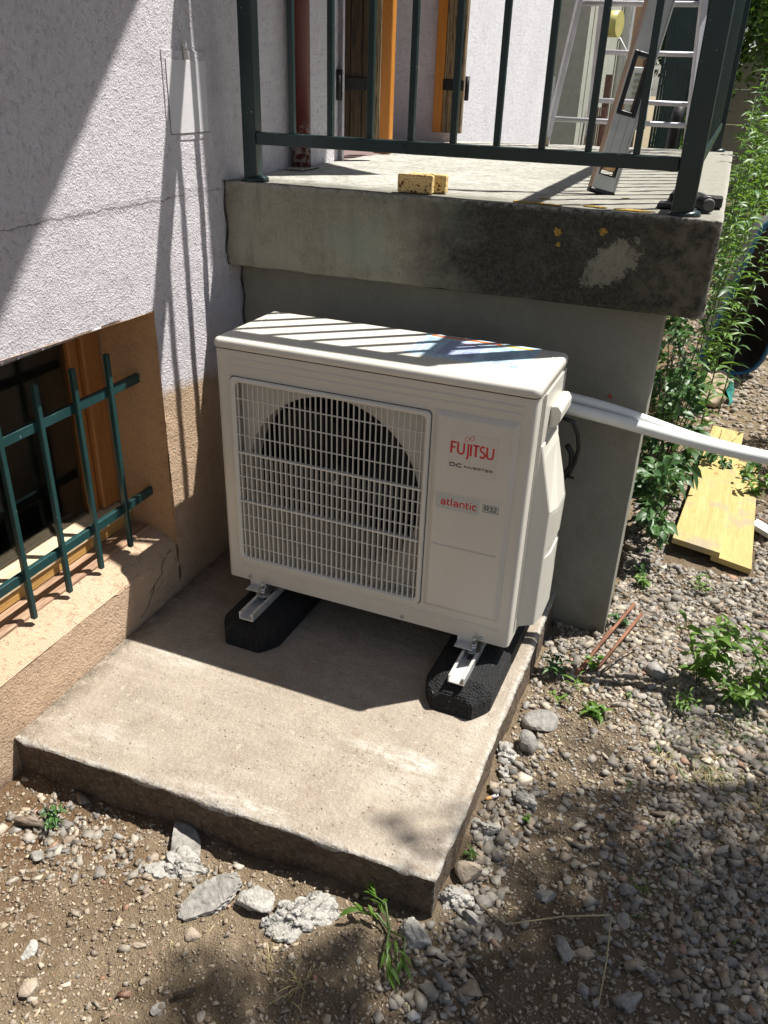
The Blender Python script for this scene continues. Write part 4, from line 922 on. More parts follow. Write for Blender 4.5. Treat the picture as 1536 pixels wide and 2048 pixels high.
# label on the lid
lab = MB().box((.450, .105, .6752), (.738, .286, .6757)); lab = lab.build('instruction_label', M['label_blue'], lido)
zl = .67575
def flat(x0, y0, x1, y1, m, nm='print', z=zl, par=lab): return MB().box((x0, y0, z), (x1, y1, z + .0002)).build(nm, m, par)
flat(.462, .266, .640, .279, M['label_orange'], 'orange_banner'); flat(.6405, .262, .722, .274, M['label_yellow'], 'yellow_banner')
flat(.520, .130, .612, .248, M['label_lilac'], 'diagram_field')
mb = MB(); z3 = zl + .0003
def rib(mb, pts, w, zf):
    """flat ribbon along 2D pts; zf maps (u,v) to a 3D point"""
    P = [Vector((p[0], p[1])) for p in pts]; L_, R2 = [], []
    for i, p in enumerate(P):
        a = (P[i] - P[i - 1]).normalized() if i > 0 else (P[1] - P[0]).normalized(); b = (P[i + 1] - P[i]).normalized() if i < len(P) - 1 else a
        t_ = (a + b); t_ = t_.normalized() if t_.length > 1e-6 else a; nrm = Vector((-t_.y, t_.x)); c_ = max(.5, abs(nrm.dot(Vector((-a.y, a.x)))))
        ww = (w[i] if isinstance(w, list) else w) / 2 / c_; L_.append(mb.b.verts.new(zf(p.x + nrm.x * ww, p.y + nrm.y * ww))); R2.append(mb.b.verts.new(zf(p.x - nrm.x * ww, p.y - nrm.y * ww)))
    for i in range(len(P) - 1): mb.b.faces.new((L_[i], R2[i], R2[i + 1], L_[i + 1]))
top = lambda u, v: (u, v, z3)
for i in range(14):
    y = .250 - i * .0085; x = .630; 
    if i not in (4,): rib(mb, [(x + rnd.uniform(0, .004), y), (x + .075 - rnd.uniform(0, .03), y)], .0011, top)
for i in range(7): rib(mb, [(.462, .252 - i * .006), (.462 + rnd.uniform(.03, .05), .252 - i * .006)], .001, top)
for i in range(5):
    for j in range(3): rib(mb, [(.464 + j * .018, .190 - i * .014), (.470 + j * .018, .186 - i * .014)], .002, top)
for cx_, cy_ in ((.545, .165), (.590, .160), (.66, .150)):
    rib(mb, [(cx_ - .012, cy_ - .006), (cx_ - .010, cy_ + .012), (cx_ + .006, cy_ + .016), (cx_ + .012, cy_ - .002), (cx_, cy_ - .010), (cx_ - .012, cy_ - .006)], .0012, top)
for cx_, cy_ in ((.668, .128), (.712, .118)): rib(mb, [(cx_ + .006 * math.cos(a), cy_ + .006 * math.sin(a)) for a in np.linspace(0, 6.283, 13)], .0016, top)
mb.build('label_text', M['label_ink'], lab, norm=True)['kind'] = 'stuff'
mb = MB(); rib(mb, [(.545, .236), (.600, .232)], .006, top); mb.build('diagram_box', M['black_print'], lab); mb = MB(); z3 += .0002; rib(mb, [(.558, .2355), (.585, .2335)], .005, top); mb.build('diagram_red', M['label_orange'], lab)
flat(.672, .228, .692, .240, M['label_teal'], 'blue_mark', zl + .0001); flat(.668, .176, .680, .184, M['label_teal'], 'blue_mark', zl + .0001)

# lettering: each sign drawn as strokes
def A_(cx, cy, rx, ry, a0, a1, n=12): return [(cx + rx * math.cos(math.radians(a0 + (a1 - a0) * i / n)), cy + ry * math.sin(math.radians(a0 + (a1 - a0) * i / n))) for i in range(n + 1)]
GL = {  # glyph: (advance, strokes) cap height 1
 'F': (.58, [[(0.07, 0), (0.07, 1)], [(0, .95), (.52, .95)], [(.07, .53), (.43, .53)]]),
 'U': (.78, [[(.07, 1), (.07, .33)] + A_(.34, .33, .27, .28, 180, 360) + [(.61, 1)]]),
 'u': (.78, [[(.07, 1), (.07, .33)] + A_(.34, .33, .27, .28, 180, 360) + [(.61, 1)]]),
 'J': (.34, [[(.20, 1.0), (.20, .0)] + A_(.02, -.05, .18, .26, 0, -75, 6)]),
 'I': (.26, [[(.1, 0), (.1, 1)]]),
 'T': (.60, [[(.0, .95), (.56, .95)], [(.28, 0), (.28, .95)]]),
 'S': (.58, [A_(.27, .73, .2, .22, 40, 250, 12) + A_(.26, .26, .22, .23, 70, -150, 12)]),
 'D': (1.0, [[(.08, 0), (.08, 1)], [(.08, .93), (.45, .93)] + A_(.45, .5, .38, .43, 90, -90) + [(.08, .07)]]),
 'C': (.95, [[(.82, .93), (.42, .93)] + A_(.42, .5, .36, .43, 90, 270) + [(.82, .07)]]),
 'N': (.95, [[(.08, 0), (.08, 1)], [(.08, .95), (.78, .05)], [(.78, 0), (.78, 1)]]),
 'V': (.95, [[(.02, 1), (.43, .03), (.84, 1)]]),
 'E': (.85, [[(.08, 0), (.08, 1)], [(.08, .93), (.72, .93)], [(.08, .5), (.66, .5)], [(.08, .07), (.72, .07)]]),
 'R': (.92, [[(.08, 0), (.08, 1)], [(.08, .93), (.52, .93)] + A_(.52, .69, .22, .24, 90, -90, 8) + [(.08, .45)], [(.46, .45), (.78, 0)]]),
 'Ti': (.85, [[(.0, .93), (.74, .93)], [(.37, 0), (.37, .93)]]),
 '3': (.72, [A_(.3, .72, .22, .21, 150, -80, 10) + A_(.3, .27, .25, .24, 80, -150, 10)]),
 '2': (.72, [A_(.3, .70, .23, .24, 160, -20, 10) + [(.07, .07), (.58, .07)]]),
 'a': (.86, [[(.66, 0), (.66, .40)] + A_(.46, .46, .2, .2, 0, 90, 6) + [(.16, .66)], [(.66, .38), (.30, .38)] + A_(.30, .22, .16, .16, 90, 270, 8) + [(.66, .06)]]),
 't': (.50, [[(.12, .92), (.12, .22)] + A_(.28, .22, .16, .16, 180, 270, 6) + [(.40, .06)], [(.12, .62), (.40, .62)]]),
 'l': (.26, [[(.1, 0), (.1, 1.02)]]),
 'n': (.80, [[(.1, 0), (.1, .44)] + A_(.30, .44, .2, .22, 180, 90, 6) + A_(.42, .44, .2, .22, 90, 0, 6) + [(.62, 0)]]),
 'i': (.28, [[(.1, 0), (.1, .66)], [(.1, .84), (.1, .98)]]),
 'c': (.68, [[(.60, .66), (.32, .66)] + A_(.32, .36, .22, .30, 90, 270, 10) + [(.60, .06)]]),
}
def write(nm, glyphs, x0, z0, h, width, th, m, par, y=-.0084, kx=None, rise=0.):
    adv = sum(GL[g][0] for g in glyphs); kx = (width / adv); x = x0; mb = MB(); f = lambda u, v: (u, y, v)
    for g in glyphs:
        for st in GL[g][1]:
            if g in ('F', 'U', 'u', 'I', 'T', 'J') and nm == 'brand_lettering' and len(st) == 2 and st[0][0] == st[1][0]: w_ = th * 1.15
            else: w_ = th
            rib(mb, [(x + p[0] * kx, z0 + p[1] * h) for p in st], w_, f)
        x += GL[g][0] * kx
    return mb.build(nm, m, par, norm=True)
MB().box((.6125, -.0083, .449), (.7275, -.0081, .549)).build('brand_sticker', M['sticker_clear'], unit)
write('brand_lettering', ['F', 'U', 'J', 'I', 'T', 'S', 'U'], .6175, .4975, .0285, .1035, .0044, M['red_print'], unit)
mb = MB(); th_ = np.linspace(0, 2 * math.pi, 49)
rib(mb, [(.6605 + .0105 * math.sin(t_) * (1 if True else 0) , .5385 + .0060 * math.sin(2 * t_) + .0030 * math.sin(t_)) for t_ in th_], .0013, lambda u, v: (u, -.0084, v)); mb.build('ring_emblem', M['red_print'], unit)
write('type_lettering', ['D', 'C'], .6175, .4655, .0088, .031, .0026, M['black_print'], unit)
write('type_lettering', ['I', 'N', 'V', 'E', 'R', 'Ti', 'E', 'R'], .652, .4665, .0056, .068, .0016, M['black_print'], unit)
MB().box((.5905, -.0083, .3535), (.6965, -.0081, .3905)).build('dealer_sticker', M['sticker'], unit)
write('dealer_lettering', ['a', 't', 'l', 'a', 'n', 't', 'i', 'c'], .6015, .3640, .0185, .0900, .0033, M['red_print'], unit)
MB().box((.7035, -.0083, .3655), (.7425, -.0081, .3865)).build('refrigerant_sticker', M['sticker'], unit)
write('refrigerant_lettering', ['R', '3', '2'], .7085, .3700, .0122, .0305, .0023, M['black_print'], unit)
mb = MB(); rib(mb, [(.705, .367), (.7415, .367), (.7415, .385), (.705, .385), (.705, .367)], .0008, lambda u, v: (u, -.0084, v)); mb.build('sticker_border', M['black_print'], unit)

# right side: panel lines and the valve cover
mb = MB()
for y, z0, z1 in ((.048, .02, .640), (.066, .05, .640)): mb.box((.8002, y - .0012, z0), (.8020, y + .0012, z1), .0004)
mb.build('side_rib', M['enamel'], unit)
MB().box((.8002, .0560, .02), (.8008, .0576, .64)).build('side_seam', M['groove'], unit)
cov = MB(); rows = []
for z, xo, y1, y2 in ((.018, .847, .145, .235), (.022, .849, .142, .238), (.212, .849, .142, .238), (.216, .846, .144, .238), (.230, .846, .144, .238), (.238, .849, .142, .238), (.330, .851, .140, .238), (.340, .8505, .142, .238), (.480, .815, .20, .238), (.512, .8045, .215, .238)):
    bx_ = .838 if z < .36 else .8036 + (xo - .8036) * .6; rows.append([(.8006, .078, z), (.8026, .080, z), (.8028 + (bx_ - .8028) * .05, .0815, z), (bx_ - .001, .0815 + (bx_ - .803) * .63, z), (bx_ + .0015, .0855 + (bx_ - .803) * .63, z), (xo, y1 + .002, z), (xo, y2 - .003, z), (xo - .003, y2, z), (.8006, y2 + .04, z)])
R_ = cov.strip(rows, smooth=False); cov.b.faces.new(R_[0][::-1]); cov.b.faces.new(R_[-1])
cov.build('valve_cover', M['enamel'], unit)
mb = MB(); mb.box((.8006, .075, .5125), (.8032, .2845, .640), .0008); mb.build('upper_side_panel', M['enamel'], unit)
mb = MB(); mb.prism([(.8034, .135, .540), (.8034, .135, .592), (.820, .135, .594), (.829, .135, .582), (.829, .135, .560), (.820, .135, .544)], (0, .12, 0), bev=.003); mb.build('carry_handle', M['enamel'], unit)
# rear lattice hint, mounting feet
for x in (.092, .694):
    mb = MB(); mb.box((x - .024, -.026, -.0155), (x + .024, .05, -.0125), .0008); mb.box((x - .024, .001, -.0125), (x + .024, .006, .003)); mb.build('mounting_lug', M['galv'], unit)

# rubber feet with rails and bolts
def foot(x, y, rz, label):
    r = empty('rubber_foot', (x, y, -.1145), rz, label, 'anti vibration foot', 'rubber feet under the unit')
    L_, w_, h_ = .56, .084, .074
    mb = MB(); rows = []
    for yy, s_, zt in ((0, .60, .050), (.030, .86, .066), (.052, 1., h_), (L_ - .03, 1., h_), (L_, .8, .06)):
        ww = w_ * s_; k_ = .030 * s_
        rows.append([(-ww, yy if yy > .1 else yy, 0.0), (-ww, yy, .038 * (zt / h_) + .012), (-ww + k_, yy + (.012 if yy < .05 else 0), zt), (-.026, yy + (.012 if yy < .05 else 0), zt), (.026, yy + (.012 if yy < .05 else 0), zt), (ww - k_, yy + (.012 if yy < .05 else 0), zt), (ww, yy, .038 * (zt / h_) + .012), (ww, yy, 0.0)])
    R_ = mb.strip(rows); mb.b.faces.new(R_[0]); mb.b.faces.new(R_[-1][::-1])
    bmesh.ops.recalc_face_normals(mb.b, faces=mb.b.faces[:]); bmesh.ops.bevel(mb.b, geom=mb.b.edges[:], offset=.003, segments=2, affect='EDGES', clamp_overlap=True)
    bmesh.ops.triangulate(mb.b, faces=mb.b.faces[:]); bmesh.ops.subdivide_edges(mb.b, edges=[e for e in mb.b.edges if e.calc_length() > .012], cuts=3, use_grid_fill=True)
    for v in mb.b.verts:
        if v.co.z > .002: v.co += Vector((rnd.uniform(-1, 1), rnd.uniform(-1, 1), rnd.uniform(-1, 1))) * .0006
    mb.build('rubber_block', M['rubber'], r)
    mb = MB(); a = .0205; prof = [(-a, 0), (-a, .021), (-a + .007, .021), (-a + .007, .0175), (-a + .003, .0175), (-a + .003, .003), (a - .003, .003), (a - .003, .0175), (a - .007, .0175), (a - .007, .021), (a, .021), (a, 0)]
    mb.prism([(u, .026, .0745 + v) for u, v in prof], (0, .49, 0)); ch = mb.build('channel_rail', M['galv'], r)
    for q in range(2, 4): MB().box((-.006, .055 + q * .035, .0777), (.006, .075 + q * .035, .0781)).build('slot', M['groove'], ch)
    return r
f1 = foot(.121, -.150, math.radians(-2), 'left black rubber foot under the unit, nearer the house wall')
f2 = foot(.708, -.178, math.radians(-2), 'right black rubber foot under the unit, sunlit at its front end')
for r, bx in ((f1, -.006), (f2, .004)):
    mb = MB(); by = .125 if r is f1 else .146
    mb.tube([(bx, by, .0958), (bx, by, .0978)], .019, 20); b_ = mb.build('washer', M['zinc'], r)
    mb = MB(); mb.tube([(bx, by, .110), (bx, by, .117)], .0095, 6); mb.build('nut', M['zinc'], r)
    mb = MB(); mb.tube([(bx, by, .098), (bx, by, .1095)], .0072, 6); mb.tube([(bx, by, .1172), (bx, by, .134)], .0042, 10); mb.build('bolt', M['zinc'], r)

# white corrugated conduits to the right
def conduit(P, r, label, per=.0064):
    P = [Vector(p) for p in P]; pts = []; rs = []
    N_ = 0; seg = []
    for i in range(len(P) - 1):
        p0 = P[max(i - 1, 0)]; p1 = P[i]; p2 = P[i + 1]; p3 = P[min(i + 2, len(P) - 1)]; n = max(2, int((p2 - p1).length / (per / 2)))
        for j in range(n):
            t = j / n; seg.append(.5 * ((2 * p1) + (-p0 + p2) * t + (2 * p0 - 5 * p1 + 4 * p2 - p3) * t * t + (-p0 + 3 * p1 - 3 * p2 + p3) * t ** 3))
    rs = [r if i % 2 else r * .90 for i in range(len(seg))]
    mb = MB(); mb.tube(seg, rs, 16); o = mb.build('insulated_pipe', M['conduit']); return tag(o, label, 'pipe', 'white pipes leaving the unit')
conduit([(.76, .315, .527), (.806, .318, .521), (.90, .335, .506), (.995, .355, .487), (1.143, .39, .456), (1.305, .42, .434), (1.60, .47, .41), (2.2, .6, .39)], .0165, 'thicker lower white corrugated pipe running from the unit to the right edge')
conduit([(.76, .345, .548), (.806, .347, .540), (.90, .365, .523), (.995, .388, .498), (1.143, .424, .455), (1.305, .455, .428), (1.60, .505, .40), (2.2, .63, .38)], .0135, 'thinner upper white corrugated pipe behind the other from the unit')
mb = MB(); mb.tube([(.81, .30, .50), (.838, .300, .494), (.855, .300, .462), (.862, .300, .425), (.858, .300, .385), (.848, .300, .352), (.825, .300, .32)], .0055, 10); mb.tube([(.832, .30, .43), (.846, .30, .41), (.850, .30, .375), (.84, .30, .355), (.82, .30, .35)], .007, 10)
mb.box((.845, .293, .342), (.862, .300, .346)); tag(mb.build('power_cable', M['black']), 'black cable looping behind the right side of the heat pump unit', 'cable')
# ------------------------------------------------------------------ boards, rods, litter
def board(name, pts, z, t, label, group='yellow boards on the gravel'):
    mb = MB(); mb.prism([(x, y, z) for x, y in pts], (0, 0, t), bev=.002); o = mb.build(name, M['board']); return tag(o, label, 'board', group)
board('wooden_board', [(1.150, 1.060), (1.310, 1.015), (1.388, 2.240), (1.253, 2.285)], -.182, .022, 'upper yellow shuttering board with a cut front end lying on the other')
board('wooden_board', [(1.285, 1.030), (1.415, .985), (1.452, 1.93), (1.300, 1.96)], -.2045, .022, 'lower yellow shuttering board with a knot partly under the other board')
mb = MB(); mb.prism([(1.42, 1.345, -.205), (1.60, 1.16, -.205), (1.63, 1.19, -.205), (1.44, 1.40, -.205)], (0, 0, .02), bev=.002); tag(mb.build('plastic_offcut', M['white_paint']), 'white plastic offcut lying on the ground right of the yellow boards', 'offcut')
def stick(name, P, r, m, label, cat, group=None):
    mb = MB(); pp = []
    for i, p in enumerate(P): pp.append((p[0], p[1], (g1(p[0], p[1]) + p[2])))
    mb.tube(pp, r, 7); return tag(mb.build(name, m), label, cat, group)
for P, l in (([(1.070, .615, .035), (.957, .215, .016)], 'longest rusty rod beside the pier foot, left of the straight pair'), ([(1.098, .570, .03), (1.008, .262, .012)], 'rusty rod right of the longest one'), ([(1.022, .460, .03), (.968, .235, .018)], 'short pale rusty rod nearest the pier corner')):
    stick('rusty_rod', P, .0050, M['rust'], l, 'metal rod', 'rusty rods by the pier')
stick('dry_weed_stalk', [(1.105, .42, .02), (1.06, .33, .03), (1.02, .26, .012)], .0028, M['twig'], 'thin dark dry stem beside the rusty rods', 'stem')
stick('dry_stalk', [(.90, -.575, .012), (.96, -.60, .018), (1.06, -.55, .014), (1.145, -.515, .02)], .0016, M['straw'], 'long thin dry stalk lying across the shaded pebbles', 'stalk')
stick('dry_stalk', [(1.147, -.52, .02), (1.152, -.60, .015), (1.150, -.69, .012)], .0014, M['straw'], 'dry stalk pointing down from the end of the long one', 'stalk')
stick('twig', [(.91, -.70, .014), (.96, -.745, .016), (1.02, -.765, .02)], .0034, M['twig'], 'forked grey twig lying at the bottom centre of the ground', 'twig')
stick('twig', [(.445, -.965, .012), (.475, -.945, .014)], .0045, M['twig'], 'short stout broken twig on the bare earth', 'twig')
stick('twig', [(.47, -.975, .01), (.52, -1.00, .01), (.55, -.985, .01)], .002, M['twig'], 'thin crooked twig beside the stout broken one', 'twig')
stick('twig', [(-.03, -.735, .01), (-.028, -.73, .05)], .003, M['twig'], 'small upright twig in the dark corner of pad and wall', 'twig')
stick('rotten_stick', [(-.09, -.765, .012), (-.03, -.75, .014)], .010, M['oldwood'], 'rotten piece of wood in the corner of the pad and house wall', 'wood')
bt = empty('cigarette_end', (.852, -.299, g1(.852, -.299) + .012), math.radians(44), 'cigarette end with orange filter beside the right edge of the pad', 'cigarette')
MB().tube([(-.016, 0, 0), (-.002, 0, 0)], .0042, 12).build('filter', M['filter'], bt); MB().tube([(-.0018, 0, 0), (.016, 0, .001)], .0041, 12).build('paper', M['paper_white'], bt)

# ------------------------------------------------------------------ vegetation
def leafy(name, segs, parent, mat, seed=0, fold=.25):
    """segs: (base, direction, length, width, droop); each leaf a folded 4x3 strip"""
    g = np.random.default_rng(seed); V = []; F = []; T = []; o = 0
    ts = (0, .3, .65, 1.); ws = (.25, 1., .8, .04)
    for base, d, L, w_, dr in segs:
        base = np.array(base, float); d = np.array(d, float); d /= np.linalg.norm(d) + 1e-9
        side = np.cross(d, (0, 0, 1)); 
        if np.linalg.norm(side) < .05: side = np.array((1., 0, 0))
        side /= np.linalg.norm(side); up = np.cross(side, d); roll = g.normal() * .5; side, up = side * math.cos(roll) + up * math.sin(roll), up * math.cos(roll) - side * math.sin(roll)
        tn = g.random()
        for t, ww in zip(ts, ws):
            c = base + d * L * t - np.array((0, 0, 1)) * dr * L * t * t
            V += [c - side * w_ * ww / 2 + up * w_ * fold * ww, c, c + side * w_ * ww / 2 + up * w_ * fold * ww]; T += [tn] * 3
        for i in range(3):
            a = o + i * 3; F += [(a, a + 1, a + 4, a + 3), (a + 1, a + 2, a + 5, a + 4)]
        o += 12
    if not V: return None
    return npmesh(name, np.array(V), np.array(F), mat, parent, tint=np.array(T))
def weed(x, y, h, label, lean=(0, 0), n=34, L=.07, w_=.010, cat='weed', group=None, mat='leaf', z0=None, seed=0, name='tall_weed', dr=.5, stems=1, spread=.0, start=.12):
    z = g1(x, y) if z0 is None else z0; r = empty(name, (x, y, z), 0, label, cat, group); g = random.Random(seed + 99)
    segs = []; mb = MB()
    for s_ in range(stems):
        a = g.uniform(0, 6.28); lx, ly = lean[0] + spread * math.cos(a), lean[1] + spread * math.sin(a); hh = h * g.uniform(.75, 1.) if s_ else h
        pts = [(lx * t ** 1.3 * hh, ly * t ** 1.3 * hh, hh * t) for t in np.linspace(0, 1, 7)]; mb.tube(pts, [max(.0008, .0045 * min(1, h / .5) * (1 - .75 * t)) for t in np.linspace(0, 1, 7)], 6)
        for i in range(n):
            t = start + (1 - start) * i / n; a2 = i * 2.4 + g.random(); fall = 1 - .45 * abs(t - .45)
            b = Vector((lx * t ** 1.3 * hh, ly * t ** 1.3 * hh, hh * t)); d = (math.cos(a2), math.sin(a2), g.uniform(.25, .9)); segs.append((b, d, L * fall * g.uniform(.7, 1.1), w_ * g.uniform(.8, 1.2), dr))
    mb.build('stem', M['stem'], r); leafy('leaves', segs, r, M[mat], seed); return r
tall = [(1.03, 1.62, 1.15, (.15, .06), 'tall narrow leaved weed leaning right beside the balcony edge, nearest of its kind', 46, .13, .018),
        (1.10, 1.95, .95, (.22, .04), 'weed stem bending to the right before the dark tray', 36, .12, .016),
        (1.155, 2.25, 1.40, (-.02, .0), 'tall upright weed with narrow leaves just behind the balcony corner', 60, .12, .014),
        (1.17, 2.7, 1.55, (.0, .02), 'dense tall weed at the middle of the row along the balcony', 70, .12, .014),
        (1.21, 3.0, 1.62, (.03, 0), 'tallest weed with feathery top behind the row', 74, .12, .014),
        (1.26, 3.4, 1.50, (.02, 0), 'tall weed towards the right behind the row', 66, .13, .014),
        (1.14, 3.3, 1.45, (.0, 0), 'tall weed by the far end of the balcony', 66, .12, .014),
        (1.33, 3.9, 1.50, (.02, 0), 'tall weed farthest back in the row', 60, .13, .014)]
tall += [(1.19, 2.05, 1.05, (.03, .03), 'bright bushy weed hugging the balcony side, low in the row', 60, .13, .015),
         (1.28, 2.65, 1.30, (.05, .0), 'leafy weed on the outer side of the row before the dark tray', 60, .13, .015),
         (1.37, 4.5, 1.55, (.0, .0), 'broad weed above the blue rim of the tray', 70, .15, .017),
         (1.18, 4.1, 1.60, (.0, .0), 'slim weed by the balcony post at the back', 70, .14, .015)]
for i, (x, y, h, ln, lb, n, L, w_) in enumerate(tall): weed(x, y, h, lb, ln, n, L, w_ * 1.1, mat='leaf' if i % 3 else 'leaf_dark', group='tall weeds beside the balcony', seed=i)
weed(1.60, 2.0, .50, 'bushy weed at the right edge above the boards', (.02, .0), 34, .09, .007, seed=31, stems=5, spread=.15)
weed(1.60, 2.35, .62, 'second bushy weed at the right edge farther up', (.02, .0), 34, .09, .007, seed=32, stems=4, spread=.12)
weed(1.43, 1.62, .16, 'small leafy weed at the right edge of the boards', (.0, 0), 12, .05, .016, seed=33, stems=4, spread=.4)
weed(1.275, .34, .23, 'bright green bushy weed growing in the gravel right of the rods', (.02, .02), 12, .075, .018, seed=41, stems=6, spread=.38, name='weed')
weed(1.37, .28, .12, 'low green weed right of the bushy one in the gravel', (.1, .02), 11, .055, .012, seed=42, stems=6, spread=.7, name='weed')
weed(1.45, .36, .20, 'green weed at the right edge level with the bushy one', (.0, .02), 12, .07, .013, seed=43, stems=5, spread=.5, name='weed')
weed(1.245, .20, .06, 'small dark weed tuft below the bushy weed', (.0, .0), 9, .035, .006, seed=44, stems=5, spread=.6, name='weed')
for i, (x, y, s_, lb) in enumerate([(.905, .205, .045, 'little green weed at the right edge of the pad'), (.955, .165, .05, 'leafy little weed between the pad and the rods'), (.93, .095, .045, 'little weed just above the dark broad stone'), (1.03, .07, .04, 'tuft of green with drooping blades on bare earth'),
        (1.045, .53, .05, 'small round leaved seedling at the pier corner'), (.985, .26, .05, 'little weed at the pier foot near the rods'), (1.10, .17, .03, 'small seedling below the rusty rods'), (.848, -.485, .035, 'small dark green plant squeezed beside the pad edge'),
        (-.012, -.742, .035, 'tiny green seedling in the corner of pad and wall'), (1.35, .62, .05, 'small seedling in the gravel below the boards'), (1.28, .80, .06, 'green seedling in the gravel nearest the boards'), (.94, -.33, .02, 'tiny seedling right of the cigarette end'), (1.06, .88, .05, 'pale low weed near the shrub on the gravel'), (1.09, .80, .05, 'light green sprout before the shrub')]):
    q_ = random.Random(i * 7); weed(x, y, s_ * q_.uniform(.7, 1.2), lb, (q_.uniform(-.3, .3), q_.uniform(-.3, .3)), q_.randint(4, 8), s_ * q_.uniform(.55, 1.1), s_ * q_.uniform(.10, .36), seed=60 + i, stems=q_.randint(2, 5), spread=q_.uniform(.3, .9), mat='leaf' if i % 4 else 'leaf_dark', name='small_weed', cat='small weed', start=.3)
# limp weed lying before the pad
lw = empty('limp_weed', (.755, -.705, g1(.755, -.705)), 0, 'limp uprooted green weed lying on the soil before the pad', 'weed')
g = random.Random(5); mb = MB(); segs = []
paths = [[(0, 0, .01), (-.03, .01, .03), (-.07, .0, .025)], [(0, 0, .01), (.01, -.04, .03), (.03, -.085, .012)], [(0, 0, .01), (-.02, .03, .04), (-.05, .045, .03)], [(0, 0, .01), (.035, -.01, .02), (.05, -.06, .01)]]
for P in paths:
    mb.tube(P, [.0028, .0022, .0012], 6)
    for t in (.35, .5, .65, .8, .9, 1.):
        q = (Vector(P[0]) * (1 - t) + Vector(P[2]) * t); q.z += .012
        segs.append((q, (P[2][0] + g.uniform(-.05, .05), P[2][1] + g.uniform(-.05, .05), g.uniform(.0, .05)), .036, .010, .5))
mb.build('stem', M['stem'], lw); leafy('leaves', segs, lw, M['leaf'], 8)
# sparse grass wisps
def grass(name, pts, label, mat, L=(.02, .06), n=9, seed=3):
    g = random.Random(seed); segs = []
    for x, y in pts:
        z = g1(x, y)
        for q in range(n):
            a = g.uniform(0, 6.28); segs.append(((x + g.uniform(-.01, .01), y + g.uniform(-.01, .01), z), (math.cos(a), math.sin(a), g.uniform(.3, 2.2)), g.uniform(*L), g.uniform(.0012, .0026), g.uniform(.2, .9)))
    return tag(leafy(name, segs, None, M[mat], seed), label, 'grass', kind='stuff')
gp1 = [(1.02 + rng.normal() * .01, .07 + rng.normal() * .01) for _ in range(5)] + [(1.33 + rng.normal() * .03, -.02 + rng.normal() * .03) for _ in range(14)] + [(1.21 + rng.normal() * .02, -.01) for _ in range(5)] + [(.62 + rng.normal() * .02, -.87 + rng.normal() * .015) for _ in range(5)] + [(1.43 + rng.normal() * .03, -.08 + rng.normal() * .05) for _ in range(10)]
grass('dry_grass', gp1, 'thin dry straw coloured grass wisps in the gravel', 'leaf_gold', (.02, .07), 8, 4)
gp2 = [(rng.uniform(1.15, 1.5), rng.uniform(-.5, .5)) for _ in range(45)] + [(1.38 + rng.normal() * .09, .22 + rng.normal() * .10) for _ in range(70)] + [(rng.uniform(1.2, 3.2), rng.uniform(1.6, 7)) for _ in range(260)]
grass('green_grass', gp2, 'sparse short green grass blades between the gravel stones', 'leaf', (.015, .05), 5, 5)
grass('dry_grass', [(rng.uniform(1.3, 4.2), rng.uniform(2.2, 9)) for _ in range(900)], 'dry trampled straw and grass litter on the yard at upper right', 'leaf_gold', (.04, .12), 6, 6)
grass('soil_litter', [(rng.uniform(0, 1.4), rng.uniform(-1.1, .2)) for _ in range(160)], 'fine dry fibres and bits of straw on the soil', 'leaf_gold', (.008, .03), 2, 7)

def shrub(name, cx, cy, z0, rx, ry, rz, n, leaf, label, cat, seed, mat='leaf_dark', group=None, stems=7, broad=.62, shell=.35, parts=True):
    g = np.random.default_rng(seed); r = empty(name, (cx, cy, z0), 0, label, cat, group); mb = MB(); ends = []
    for i in range(stems):
        a = g.uniform(0, 6.28); q = g.uniform(.3, .95); e = (rx * q * math.cos(a), ry * q * math.sin(a), rz * g.uniform(.8, 1.9)); mid = (e[0] * .35, e[1] * .35, e[2] * .55)
        mb.tube([(0, 0, 0), mid, e], [max(.003, rz * .012), max(.002, rz * .008), .001 + rz * .002], 5)
    mb.build('stems', M['bark'], r); segs = []
    # clumps through the volume
    nc = max(8, n // 22); cc = g.normal(size=(nc, 3)); cc /= np.linalg.norm(cc, axis=1)[:, None]; cc *= (g.uniform(shell, 1, nc) ** .6)[:, None]
    for i in range(n):
        c = cc[g.integers(nc)] + g.normal(size=3) * .16; p_ = np.array((c[0] * rx, c[1] * ry, (c[2] + 1) * rz)); 
        if p_[2] < .01: p_[2] = .01 + g.random() * .04
        d = np.array((c[0], c[1], c[2] * .4 + g.uniform(-.3, .5))) + g.normal(size=3) * .5; s_ = leaf * g.uniform(.6, 1.25)
        segs.append((p_, d, s_, s_ * broad, g.uniform(0, .6)))
    leafy('leaves', segs, r, M[mat], seed, .18); return r
shrub('rose_shrub', 1.085, 1.12, GZ, .075, .20, .16, 330, .042, 'leafy shrub with oval leaves growing between pier and boards, lower left part', 'shrub', 3, stems=9)
shrub('rose_shrub', 1.07, 1.65, GZ, .11, .26, .23, 480, .045, 'taller leafy shrub with oval leaves below the overhanging balcony corner', 'shrub', 4, stems=10)
shrub('rose_shrub', 1.02, 2.4, GZ, .10, .35, .32, 420, .050, 'dark leafy shrub under the far part of the balcony', 'shrub', 5, stems=8)
shrub('ivy_plant', 1.50, 1.75, GZ, .10, .14, .07, 150, .034, 'low trailing plant with oval leaves at the right side of the boards', 'plant', 6, stems=6)
shrub('rose_shrub', 1.27, 1.90, GZ + .02, .08, .12, .08, 90, .034, 'leafy sprig hanging over the far end of the yellow boards', 'shrub', 7, stems=4)

